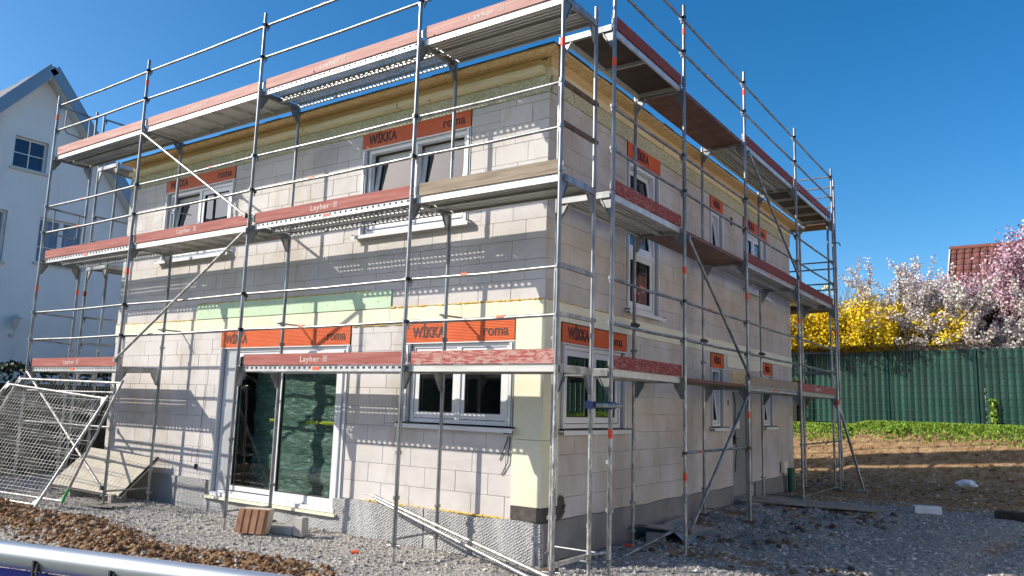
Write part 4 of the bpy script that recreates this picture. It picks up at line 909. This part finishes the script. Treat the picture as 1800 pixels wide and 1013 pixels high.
# wall lantern
m = MB(); ly, lz = 1.72, 3.55
m.tube((NX, ly, lz-.35), (NX+.06, ly, lz-.3), .04, 8); m.path([(NX+.02, ly, lz-.32), (NX+.14, ly, lz-.42), (NX+.24, ly, lz-.30), (NX+.24, ly, lz-.16)], .014, 6)
m.tube((NX+.24, ly, lz-.16), (NX+.24, ly, lz+.12), .07, 6, True, .13); m.tube((NX+.24, ly, lz+.12), (NX+.24, ly, lz+.22), .17, 6, True, .03); m.obj('wall_lantern', M['stuccogrey'], nb)

# red tiled house behind the blossom (upper right)
def tiled_house(org, w_, dp, ez, rz, nm, lab, colz, yaw=0, cols=None):
    t = thing(nm, lab, 'house', (org[0], org[1], 0)); c, s = math.cos(yaw), math.sin(yaw)
    def Q(u, v, z): return (org[0]+u*c-v*s, org[1]+u*s+v*c, z)
    m = MB(); m.box((.3, .4, 0), (w_-.3, dp-.4, ez), Q); m.obj('wall', M['stucco'], t)
    m = MB(); m.add([Q(.3, .4, ez), Q(.3, dp-.4, ez), Q(.3, dp/2, rz-.25), Q(w_-.3, .4, ez), Q(w_-.3, dp-.4, ez), Q(w_-.3, dp/2, rz-.25)], [(0, 1, 2), (3, 5, 4)]); m.obj('gable', M['stuccogrey'], t)
    m = MB()
    for a, b in ((0, dp/2), (dp, dp/2)): m.quadbox([Q(0, a, ez-.12), Q(w_, a, ez-.12), Q(w_, b, rz-.12), Q(0, b, rz-.12), Q(0, a, ez), Q(w_, a, ez), Q(w_, b, rz), Q(0, b, rz)])
    rfx = m.obj('roof', M['terra2'], t)
    nr = 20; n_ = int(w_/.30); L = math.hypot(dp/2, rz-ez); k = 0
    tmm = MB(); a_ = L/nr
    for i in range(4):
        t0, t1 = i/4*math.pi, (i+1)/4*math.pi
        tmm.add([(.15-.13*math.cos(t0), 0, .055*math.sin(t0)+.02), (.15-.13*math.cos(t1), 0, .055*math.sin(t1)+.02), (.15-.11*math.cos(t1), a_+.03, .05*math.sin(t1)+.0), (.15-.11*math.cos(t0), a_+.03, .05*math.sin(t0))], [(0, 1, 2, 3)])
    tmm.box((-.02, 0, -.01), (.3, .01, .022)); tme = tmm.mesh('roof_tile', M['terra']); ang = math.atan2(rz-ez, dp/2)
    R0 = Matrix.Translation(Vector((org[0], org[1], 0))) @ Matrix.Rotation(yaw, 4, 'Z')
    st = MB(); verts = [v.co.copy() for v in tme.vertices]; fcs = [tuple(p.vertices) for p in tme.polygons]
    for c_ in range(n_):
        for r_ in range(nr-1, -1, -1):
            B = R0 @ Matrix.Translation((c_*.30, r_*a_*math.cos(ang), ez+r_*a_*math.sin(ang))) @ Matrix.Rotation(ang, 4, 'X')
            if k < 300 and r_ >= nr-10 and c_ < 30 and cols: inst('roof_tile', tme, rfx, B); k += 1
            else: st.add([B @ v for v in verts], fcs)
    if st.v: tag(st.obj('roof_tiles', M['terra'], rfx), kind='stuff')
    m = MB(); m.tube(Q(-.05, dp/2, rz+.03), Q(w_+.05, dp/2, rz+.03), .12, 8); m.obj('ridge_tiles', M['terra2'], rfx)
    m = MB(); m.beam(Q(-.03, 0, ez-.03), Q(-.03, dp/2, rz-.03), .05, .2); m.obj('verge_board', M['stuccogrey'], rfx)
    return t
tiled_house((1.25, 27.6, 0), 15, 9, 3.6, 9.35, 'red_roof_house', 'house with ribbed terracotta tile roof behind the pink blossom', 0, yaw=-.03, cols=True)
tiled_house((9.5, 33, 0), 13, 9, 4.4, 9.6, 'tiled_house', 'unseen terracotta roofed house added beyond the fence for window reflections', 0, yaw=-.5)  # out of view, added so a tiled roof reflects in the stair window

# unseen rendered house, added to bounce sunlight onto the shaded right wall
t = thing('light_bounce_house', 'unseen white rendered house added at right to bounce sunlight onto the shaded wall', 'house', (10.5, 5, 0))
m = MB(); m.box((10.5, -5, -.2), (20.5, 15, 6.2)); m.add([(10.5, -5, 6.2), (20.5, -5, 6.2), (15.5, -5, 10.5), (10.5, 15, 6.2), (20.5, 15, 6.2), (15.5, 15, 10.5)], [(0, 1, 2), (3, 5, 4)]); m.obj('wall', M['stucco'], t)
m = MB()
for a in (9.9, 21.1): m.quadbox([(a, -5.5, 5.7), (a, 15.5, 5.7), (15.5, 15.5, 10.6), (15.5, -5.5, 10.6), (a, -5.5, 5.85), (a, 15.5, 5.85), (15.5, 15.5, 10.75), (15.5, -5.5, 10.75)])
m.obj('roof', M['terra2'], t)
for yy in (-3, 1, 5, 9):
    for z0 in (1.0, 3.9):
        m = MB(); rect_frame(m, lambda u, w_, z: (10.5+w_, u, z), yy, yy+1.3, z0, z0+1.3, -.03, .05, .07); wn = m.obj('window', M['pvc'], t)
        m = MB(); m.box((10.49, yy+.07, z0+.07), (10.5, yy+1.23, z0+1.23)); m.obj('pane', M['navyglass'], wn)
# ================================================================== GREEN FENCE
def fp(x, off=0): return (x, fence_y(x)-off)
fz0, fh = 1.53, 2.32
fence = thing('privacy_fence', 'tall green double wire fence woven with green plastic strips behind the site', 'fence', (0, fence_y(0), fz0))
xs0, xs1 = -12.0, 13.0; nstr = int((xs1-xs0)/.195)
smh = MB(); nseg = 8
for j in range(nseg):      # strip weaves in and out between the wires
    z0, z1 = fh*j/nseg, fh*(j+1)/nseg; o0, o1 = .004*math.sin(j*1.57), .004*math.sin((j+1)*1.57)
    for a, b in ((0, .035), (.035, .075), (.075, .115), (.115, .15), (.15, .188)):
        cv = {0: .012, .035: -.018, .075: -.034, .115: -.034, .15: -.018, .188: .012}
        smh.add([(a, o0+cv[a], z0), (b, o0+cv[b], z0), (b, o1+cv[b], z1), (a, o1+cv[a], z1)], [(0, 1, 2, 3)], True)
    smh.add([(0, o0+.004, z0), (.183, o0+.004, z0), (.183, o1+.004, z1), (0, o1+.004, z1)], [(3, 2, 1, 0)])
sme = smh.mesh('privacy_strip', M['pvcgreen']); fyaw = math.atan(-.24); cf = math.cos(fyaw)
for i in range(nstr):
    x = xs0+i*.195; z = fz0+random.uniform(-.01, .01)
    inst('privacy_strip', sme, fence, Matrix.Translation((x, fence_y(x), z)) @ Matrix.Rotation(fyaw+random.uniform(-.05, .05), 4, 'Z'))
for k in range(12):
    z = fz0+.04+k*.2; 
    if z > fz0+fh: break
    m = MB(); m.tube((*fp(xs0, .05), z), (*fp(xs1, .05), z), .005, 6); m.obj('wire', M['wiregreen'], fence)
x = xs0
while x < xs1:
    m = MB(); px, py = fp(x, .06); m.box((px-.03, py-.02, fz0-.2), (px+.03, py+.02, fz0+fh+.03)); m.obj('fence_post', M['wiregreen'], fence); x += 2.5
x = xs0
while x < xs1:
    m = MB(); a = fp(x+.02, .03); b = fp(x+2.48, .03); c = fp(x+2.48, -.03); d = fp(x+.02, -.03)
    m.quadbox([(*a, fz0-.25), (*b, fz0-.25), (*c, fz0-.25), (*d, fz0-.25), (*a, fz0-.02), (*b, fz0-.02), (*c, fz0-.02), (*d, fz0-.02)]); m.obj('kickboard', M['concrete'], fence); x += 2.5

# ================================================================== VEGETATION
def leaf_quads(C, size, jit=.35, elong=1.0):
    n = len(C); a = RNG.normal(0, 1, (n, 3)); a /= np.linalg.norm(a, axis=1)[:, None]; b = RNG.normal(0, 1, (n, 3)); b -= (a*b).sum(1)[:, None]*a; b /= np.linalg.norm(b, axis=1)[:, None]
    s = (size*(1+RNG.uniform(-jit, jit, n)))[:, None]; a = a*s*elong; b = b*s
    P = np.stack([C-a*.5, C+b*.5+a*.1, C+a*.5, C-b*.5+a*.1], 1)
    return P.reshape(-1, 3)
def grow(p, d, L, r, lv, segs, tips, spread=.55, up_=.15, kids=(3, 4), rr=random):
    n_ = 3; q = Vector(p)
    for i in range(n_):
        d = (d+Vector((rr.gauss(0, .13), rr.gauss(0, .13), rr.gauss(0, .1)+up_*.1))).normalized(); e = q+d*L/n_
        segs.append((q.copy(), e.copy(), r*(1-i*.2), lv)); 
        if lv <= 1: tips.append((q.copy(), e.copy()))
        q = e
    if lv > 0:
        for k in range(rr.randint(*kids)):
            dd = (d+Vector((rr.gauss(0, spread), rr.gauss(0, spread), rr.gauss(up_, spread*.6)))).normalized()
            t = rr.uniform(.35, 1); b0 = Vector(p).lerp(q, t); grow(b0, dd, L*rr.uniform(.55, .8), r*.55, lv-1, segs, tips, spread, up_, kids, rr)
def flower_tree(nm, lab, cat, base, h, mat, nfl, fs, lv=4, stems=4, spread=.5, seed=1, up_=.3, wide=1.0, group=None, rfl=.06, barkm='bark', lean=(0, 0), hs_=1.0):
    rr = random.Random(seed); t = thing(nm, lab, cat, base, group); segs, tips = [], []
    for k in range(stems):
        a = 6.283*k/stems+rr.random(); d = Vector((math.cos(a)*.35*wide+lean[0], math.sin(a)*.35*wide+lean[1], 1)).normalized()
        grow(Vector(base), d, h*.36, .05*h/3, lv, segs, tips, spread*wide, up_, (2, 3), rr)
    zz = sorted(q.z for _, q in tips)[int(len(tips)*.97)]-base[2]; k_ = h/zz; b_ = Vector(base); kh = k_*hs_
    def fz(v):
        x, y, z = b_.x+(v.x-b_.x)*kh, b_.y+(v.y-b_.y)*kh, max(b_.z, b_.z+(v.z-b_.z)*k_)
        return Vector((x, max(y, fence_y(x)+(.12 if z < 4.05 else -1.3)), z))
    segs = [(fz(p), fz(q), r, l) for p, q, r, l in segs]; tips = [(fz(p), fz(q)) for p, q in tips]
    m = MB()
    for p, q, r, l in segs: m.tube(p, q, max(r, .006), 5 if l > 1 else 3, False)
    m.obj('branches', M[barkm], t)
    A = np.array([p for p, _ in tips]); B = np.array([q for _, q in tips]); i = RNG.integers(0, len(A), nfl); u = RNG.uniform(0, 1, (nfl, 1))
    C = A[i]*(1-u)+B[i]*u+RNG.normal(0, rfl, (nfl, 3))
    C[:, 1] = np.maximum(C[:, 1], fence_y(C[:, 0])+np.where(C[:, 2] < 4.0, .1, -1.35))
    bigmesh('blossom' if mat in ('blossom', 'pink', 'forsythia') else 'foliage', leaf_quads(C, fs), np.arange(4*nfl).reshape(nfl, 4), M[mat], t)
    return t
def gz(x, y): return float(ground_h(x, y, False))
flower_tree('forsythia', 'yellow forsythia in full flower right of the scaffold above the green fence', 'shrub', (-1.6, 20.75, 1.5), 4.0, 'forsythia', 42000, .08, 3, 14, .5, 3, .12, 1.2, None, .13, 'twig', hs_=1.15)
flower_tree('forsythia', 'small yellow forsythia below the white blossom at the fence top', 'shrub', (.5, 20.3, 1.5), 3.6, 'forsythia', 18000, .08, 3, 9, .5, 5, .12, 1.0, None, .12, 'twig', hs_=1.1)
flower_tree('forsythia', 'yellow forsythia seen between the scaffold posts at the house corner', 'shrub', (-3.9, 21.3, 1.5), 4.0, 'forsythia', 36000, .08, 3, 12, .5, 8, .12, 1.1, None, .13, 'twig', hs_=1.1)
flower_tree('blossom_shrub', 'tallest white blossom shrub in the middle above the green fence', 'shrub', (1.2, 20.7, 1.4), 5.0, 'blossom', 36000, .06, 4, 10, .5, 11, .2, 1.1, None, .06, hs_=.85)
flower_tree('blossom_shrub', 'white blossom shrub in front of the dark evergreen at right', 'shrub', (2.5, 20.1, 1.4), 4.1, 'blossom', 24000, .065, 4, 9, .5, 14, .1, 1.1, None, .05)
flower_tree('blossom_shrub', 'low sparse white blossom shrub beside the bare twigs', 'shrub', (-.2, 21.9, 1.4), 4.2, 'blossom', 5000, .055, 4, 7, .5, 17, .2, .9, None, .05)
flower_tree('blossom_shrub', 'white blossom shrub at the right edge under the pink tree', 'shrub', (5.9, 19.9, 1.4), 4.6, 'blossom', 14000, .07, 4, 6, .5, 19, .2, 1.0, None, .05, hs_=.8)
flower_tree('pink_blossom_tree', 'pink flowering cherry tree in front of the terracotta roof', 'tree', (4.5, 23.0, 1.4), 6.0, 'pink', 90000, .08, 4, 14, .6, 23, .1, 1.2, None, .16, hs_=1.0)
flower_tree('bare_shrub', 'bare brown twiggy shrub behind the yellow forsythia', 'shrub', (-1.0, 23.5, 1.4), 5.0, 'twig', 900, .04, 4, 12, .3, 29, .5, .7, None, .03, 'twig')
flower_tree('bare_shrub', 'bare twiggy shrub behind the scaffold at the house corner', 'shrub', (-3.2, 24.5, 1.4), 5.0, 'twig', 900, .04, 4, 10, .3, 31, .5, .8, None, .03, 'twig')
def blob_hedge(nm, lab, x0, x1, y0, y1, z0, z1, n_, mat, fs, group=None, cat='hedge', bump_=.25):
    t = thing(nm, lab, cat, ((x0+x1)/2, (y0+y1)/2, z0), group)
    P = RNG.uniform(0, 1, (n_, 3)); f = RNG.integers(0, 5, n_)
    P[f == 0, 0] = 0; P[f == 1, 0] = 1; P[f == 2, 1] = 0; P[f == 3, 1] = 1; P[f == 4, 2] = 1
    C = np.stack([x0+(x1-x0)*P[:, 0], y0+(y1-y0)*P[:, 1], z0+(z1-z0)*P[:, 2]], -1)
    k = (fbm(C[:, 0]*.9+C[:, 2], C[:, 1]*.9+C[:, 2]*.7, 1.3, 3)-.45)
    C += (k*bump_*2)[:, None]*np.stack([np.sign(P[:, 0]-.5), np.sign(P[:, 1]-.5), np.ones(n_)], -1)+RNG.normal(0, .05, (n_, 3))
    bigmesh('foliage', leaf_quads(C, fs), np.arange(4*n_).reshape(n_, 4), M[mat], t)
    m = MB(); rr = random.Random(5)
    m.box((x0+.22, y0+.22, z0-.1), (x1-.22, y1-.22, z1-.28))
    for k in range(max(2, int(max(x1-x0, y1-y0)/.7))):
        q = (k+.5)/max(2, int(max(x1-x0, y1-y0)/.7)); m.tube((x0+(x1-x0)*q, y0+(y1-y0)*q, z0-.1), (x0+(x1-x0)*q, y0+(y1-y0)*q, z1-.4), .04, 5)
    m.obj('stems', simple('deep_hedge_wood', (.008, .01, .006), (.02, .02, .012), 4), t)
blob_hedge('hedge', 'dark clipped hedge between the site and the white neighbour house', -13.9, -13.0, -9, 12, 0, 2.2, 34000, 'hedge', .08)
blob_hedge('evergreen_shrub', 'dark olive evergreen shrub under the pink blossom at right', 3.3, 7.6, 21.7, 23.0, 1.4, 5.3, 26000, 'bush', .10, None, 'shrub', .5)
blob_hedge('evergreen_shrub', 'low dark green shrub showing between forsythia and fence', -3.5, 2.8, 21.6, 22.2, 1.4, 3.9, 9000, 'bush', .08, None, 'shrub', .3)
blob_hedge('ivy', 'ivy climbing the green fence behind the scaffold foot', -3.8, -2.3, 20.5, 20.66, 1.5, 2.9, 900, 'bush', .10, None, 'plant', .15)
blob_hedge('reflection_hedge', 'high hedge added unseen behind the viewer for dark window reflections', -45, 30, -26, -24, 0, 5.2, 30000, 'hedge', .3, None, 'hedge', .8)  # out of view, added so the front panes reflect something dark
# weeds on the bank
for k, (x, d, lab) in enumerate([(-.5, 1.6, 'leafy weed tuft on the brown bank, left one of two'), (1.0, 1.5, 'leafy weed tuft on the brown bank, right one of two'), (3.4, .12, 'slender weed climbing the green fence at right')]):
    y = fence_y(x)-d; z = gz(x, y); t = thing('weed', lab, 'plant', (x, y, z)); n_ = 160
    C = np.stack([x+RNG.normal(0, .16 if k < 2 else .05, n_), y+RNG.normal(0, .12, n_)*(.3 if k == 2 else 1), z+np.abs(RNG.normal(.08, .07, n_)) if k < 2 else z+RNG.uniform(0, .8, n_)], -1)
    bigmesh('leaves', leaf_quads(C, .09), np.arange(4*n_).reshape(n_, 4), M['grass'], t)

# ================================================================== SITE THINGS
# mesh fence panels leaning on the scaffold
def mesh_panel(lab, BL, BR, TR, TL, green=False):
    t = thing('mesh_fence_panel', lab, 'fence panel', tuple(BR), 'mobile fence panels leaning on the scaffold'); BL, BR, TR, TL = map(Vector, (BL, BR, TR, TL))
    dn = (BR-TR).normalized()
    m = MB(); m.tube(TL-dn*.05, BL+dn*.18, .021, 10); m.tube(TR-dn*.05, BR+dn*.18, .021, 10); m.tube(TL, TR, .021, 10); m.tube(BL, BR, .021, 10); m.obj('tube_frame', M['galv2'], t)
    m = MB(); n_ = 34
    for i in range(1, n_): q = i/n_; m.tube(TL.lerp(TR, q), BL.lerp(BR, q), .0028, 4, False)
    tag(m.obj('vertical_wires', M['galv'], t), kind='stuff')
    m = MB()
    for i in range(1, 8):
        q = i/8
        for e in (0, .028): m.tube(TL.lerp(BL, q+e), TR.lerp(BR, q+e), .003, 4, False)
    m.obj('cross_wires', M['galv'], t)
    m = MB(); nn = (TR-TL).cross(BL-TL).normalized()*.012
    for c, sx in ((TR, -1), (BR, -1), (TL, 1), (BL, 1)):
        e = (TR-TL).normalized()*.14*sx; v = dn*.14*(1 if c in (TR, TL) else -1); m.add([c+nn, c+e+nn, c+v+nn], [(0, 1, 2)]); m.add([c-nn, c+e-nn, c+v-nn], [(2, 1, 0)])
    m.obj('corner_plates', M['galv2'], t)
    if green:
        m = MB(); c = BR+dn*.02; m.tube(c-dn*.22, c, .0225, 10); m.obj('green_tape', simple('green_tape', (.02, .35, .06), (.03, .42, .08), 4), t)
mesh_panel('front wire mesh fence panel leaning back against the scaffold', (-10.9, -2.3, .12), (-7.45, -2.0, .12), (-7.44, -1.14, 1.68), (-10.9, -1.14, 1.88))
mesh_panel('rear wire mesh fence panel with green tape at its foot', (-11.1, -1.75, .10), (-7.62, -1.55, .12), (-7.13, -1.09, 1.93), (-10.6, -1.08, 1.98), True)
# cream board leaning behind
t = thing('formwork_board', 'cream mesh textured board propped at a slant beside the left house corner', 'board', (-8.3, -.5, .1))
P = [(-9.7, -.78, .18), (-7.72, -.62, .12), (-7.45, -.18, .72), (-9.35, -.30, .80)]; n_ = Vector((0, .04, -.03))
m = MB(); m.quadbox([tuple(Vector(p)+n_) for p in P]+P); m.obj('panel', M['pad'], t)
m = MB(); m.tube((-7.72, -.61, .12), (-7.45, -.16, .74), .02, 6); m.tube((-9.75, -.8, .15), (-7.6, -.62, .09), .018, 6); m.obj('edge_tube', M['rubber'], t)
m = MB(); m.box((-7.9, -.70, -.02), (-7.8, -.45, .14)); m.box((-9.2, -.72, -.02), (-9.08, -.45, .15)); m.obj('support_block', M['concrete'], t)
# grooved clay block
t = thing('grooved_block', 'reddish grooved concrete block standing tilted on the gravel', 'block', (-3.85, -1.0, 0))
def CMp(u, w_, z): a = .35; x = u*math.cos(a)-w_*math.sin(a); y = u*math.sin(a)+w_*math.cos(a); return (-4.02+x+z*.20, -1.10+y, .02+z)
m = MB()
for i in range(4): m.box((i*.105, 0, 0), (i*.105+.075, .05, .31), CMp); m.box((i*.105+.075, .016, .002), (i*.105+.105, .05, .308), CMp)
m.obj('grooved_face', M['clay'], t); m = MB(); m.box((0, .051, .0), (.40, .2, .31), CMp); m.obj('block_body', M['pad'], t)
def small_block(nm, lab, c, s, yaw, mat, cat='block', tilt=0):
    B = Matrix.Translation(c) @ Matrix.Rotation(yaw, 4, 'Z') @ Matrix.Rotation(tilt, 4, 'X'); m = MB(); x, y, z = s; k = .012
    vs = []
    for zz, e in ((0, k), (k, 0), (z-k, 0), (z, k)):
        for a, b in ((-1, -1), (1, -1), (1, 1), (-1, 1)): vs.append((a*(x/2-e), b*(y/2-e), zz))
    fs = [(3, 2, 1, 0), (12, 13, 14, 15)]+[(4*i+j, 4*i+(j+1) % 4, 4*i+4+(j+1) % 4, 4*i+4+j) for i in range(3) for j in range(4)]
    m.add(vs, fs); o = m.obj(nm, M[mat], None, B); tag(o, lab, cat); return o
small_block('concrete_block', 'flat pale concrete block lying beside the grooved block', (-3.62, -.62, .0), (.42, .24, .10), .2, 'concrete')
small_block('concrete_block', 'upright pale stone beside the flat concrete block', (-3.3, -.62, .0), (.15, .12, .24), .1, 'concrete')
small_block('white_block', 'white block lying alone on the gravel right of the house', (2.95, 7.9, .12), (.42, .22, .13), .35, 'white', 'block')
small_block('stone', 'pale rubble stone against the shaded plinth', (-.05+.35, 2.5, .0), (.26, .22, .14), .4, 'concrete', 'stone', .15)
small_block('charred_log', 'black log lying at the right edge of the gravel', (4.6, 8.1, .1), (1.3, .22, .16), -.05, 'log', 'log')
# bag
C = []; t = MB(); nseg = 10
for j in range(7):
    for i in range(nseg): a = i/nseg*6.283; r = .17*math.sin(math.pi*(j+.4)/7.4)*(1+.25*math.sin(i*2.1+j)); C.append((3.1+r*1.25*math.cos(a), 13.6+r*math.sin(a), .16+.035*j))
t.add(C, [(j*nseg+i, j*nseg+(i+1) % nseg, (j+1)*nseg+(i+1) % nseg, (j+1)*nseg+i) for j in range(6) for i in range(nseg)]+[tuple(range(6*nseg, 7*nseg))], False); tag(t.obj('cement_bag', M['white']), 'crumpled pale bag lying on the brown soil', 'bag')
# planks
def plank(lab, p, q, wd, th, mat='plank', cat='plank'):
    m = MB(); p = Vector(p); q = Vector(q); n_ = 6; d = (q-p); sd = d.cross(Vector((0, 0, 1))).normalized()*wd/2; vs = []
    for i in range(n_+1):
        c = p+d*i/n_+Vector((0, 0, .006*math.sin(i*1.7)))
        for a, b in ((-1, 0), (1, 0), (1, th), (-1, th)): vs.append(c+sd*a+Vector((0, 0, b)))
    fs = [(0, 1, 2, 3), tuple(4*n_+k for k in (3, 2, 1, 0))]+[(4*i+k, 4*i+4+k, 4*i+4+(k+1) % 4, 4*i+(k+1) % 4) for i in range(n_) for k in range(4)]
    m.add(vs, fs); o = m.obj('plank', M[mat]); tag(o, lab, cat); return o
plank('short sunlit wooden plank under the feet of a front scaffold frame', (-1.22, -1.42, -.115), (-1.32, -.22, -.115), .26, .045)
plank('pale wooden board lying under the scaffold foot at the near corner', (.25, -1.12, -.07), (1.25, -.86, -.09), .24, .04)
plank('long weathered plank leading from the entrance door, near one of a pair', (.12, 6.55, .20), (2.35, 7.05, .17), .26, .045)
plank('long weathered plank leading from the entrance door, far one of a pair', (.12, 6.86, .205), (2.05, 7.35, .175), .27, .045)
plank('short thick board supporting the door planks', (.3, 6.2, .13), (.75, 7.3, .13), .12, .06)
plank('grey board half buried under a front scaffold foot at the far left', (-7.75, -1.12, .03), (-7.0, -.95, .03), .22, .03)
# loose galvanised tubes leaning
m = MB(); m.tube((-2.42, -.20, .555), (.55, -.66, .04), .024, 12); m.tube((-2.62, -.18, .57), (-2.4, -.2, .555), .008, 6); tag(m.obj('loose_scaffold_tube', M['galv2']), 'thicker loose tube slanting along the sunlit plinth, with a thin rod at its top', 'tube')
m = MB(); m.tube((-2.35, -.26, .53), (.35, -.72, .02), .019, 10); tag(m.obj('loose_scaffold_tube', M['galv2']), 'thinner loose tube slanting below the thicker one along the sunlit plinth', 'tube')
m = MB(); m.tube((.55, .95, .02), (.62, 2.75, .22), .024, 10); tag(m.obj('loose_scaffold_tube', M['galv']), 'single dark tube lying on rubble near the bent sheet', 'tube')
# bent zinc sheet
V = []; F = []; 
for i in range(13):
    for j in range(7): a, b = i/12, j/6; V.append((.05+a*.75+b*.1, 2.15+b*1.3+a*.35, .10+.09*math.sin(a*4+b*1.5)+.05*math.cos(b*5+a*2)+.03*math.sin(a*11)))
for i in range(12):
    for j in range(6): a = i*7+j; F.append((a, a+7, a+8, a+1))
m = MB(); m.add(V, F, True); o = m.obj('zinc_sheet', M['zinc']); tag(o, 'bent zinc metal sheet lying on rubble at the shaded wall', 'metal sheet')
sm_ = o.modifiers.new('thickness', 'SOLIDIFY'); sm_.thickness = .004
# green pipe stub
m = MB(); m.tube((.16, 9.72, .05), (.16, 9.72, .62), .075, 16, False); m.tube((.16, 9.72, .05), (.16, 9.72, .60), .068, 16, True); m.tube((.16, 9.72, .56), (.16, 9.72, .62), .082, 16, False); tag(m.obj('drain_pipe_stub', M['darkgreen']), 'green plastic pipe stub rising at the far right house corner', 'pipe')
# litter
for nm, lab, c, s, mt in [('plastic_scrap', 'small red plastic cap on the gravel before the plinth', (-1.95, -.95, -.02), (.09, .07, .05), 'orangeband'), ('paper_scrap', 'small white scrap on the gravel near a scaffold foot', (-1.32, -.62, -.04), (.13, .08, .015), 'white'),
                          ('broken_brick', 'broken orange brick lying by the planks at the door', (1.05, 6.35, .12), (.14, .09, .06), 'clay'), ('red_scrap', 'red plastic scrap in the rubble by the shaded plinth', (.25, 1.75, -.01), (.12, .08, .05), 'orangeband')]:
    small_block(nm, lab, c, s, random.uniform(0, 3), mt, nm.split('_')[-1])
# ================================================================== BARRIER IN THE FOREGROUND
t = thing('site_barrier', 'galvanised tube top of the near site barrier with blue net tied below', 'barrier', (3.6, -7.1, 0))
def ray(px, py, dist):
    a = (px-900)/FPX; b = -(py-506.5)/FPX; d = fw+r2*a+u2*b; return Vector((CX, CY, CZ))+d*dist
A = ray(0, 972, 1.34); B_ = ray(400, 1024, 1.20); d = (B_-A).normalized(); P0 = A-d*1.5; P1 = B_+d*1.7
m = MB(); m.tube(P0, P1, .021, 24); m.obj('top_tube', M['galv2'] if False else simple('smooth_galvanised_tube', (.42, .46, .5), (.55, .58, .6), (3, 3, 3), .42, .7), t)
V = []; F = []; n1 = 60; n2 = 60
for i in range(n1+1):
    q = P0.lerp(P1, i/n1)
    for j in range(n2+1): z = -.024-(.024+1.35)*j/n2; V.append((q.x+.003*math.sin(j*math.pi), q.y-.002*(1 if j % 2 else -1)+.01*math.sin(i*.7)*j/n2, q.z+z))
for i in range(n1):
    for j in range(n2): a = i*(n2+1)+j; F.append((a, a+1, a+n2+2, a+n2+1))
m = MB(); m.add(V, F); m.obj('shade_net', M['bluenet'], t)
for px, py in ((88, 1000), (223, 1016)):
    c = ray(px, py, 1.31 if px < 100 else 1.265); m = MB()
    k = P0+d*((c-P0).dot(d)); m.tube(k-d*.005-Vector((0, 0, .002)), k+d*.002-Vector((0, 0, .002)), .0212, 16, False); m.beam(k+Vector((0, -.023, -.03)), k+Vector((0, -.023, .001)), .005, .003, (0, 1, 0)); m.beam(k+d*.008+Vector((0, -.023, -.03)), k+d*.009+Vector((0, -.023, -.003)), .004, .003, (0, 1, 0)); m.obj('cable_tie', M['rubber'], t)
for q in (P0, P1): m = MB(); m.tube(q, (q.x, q.y, -.0), .019, 12); m.obj('end_tube', M['galv2'], t)
for q in (P0, P1): m = MB(); m.box((q.x-.35, q.y-.11, -.02), (q.x+.35, q.y+.11, .12)); m.obj('foot', M['rubber'], t)
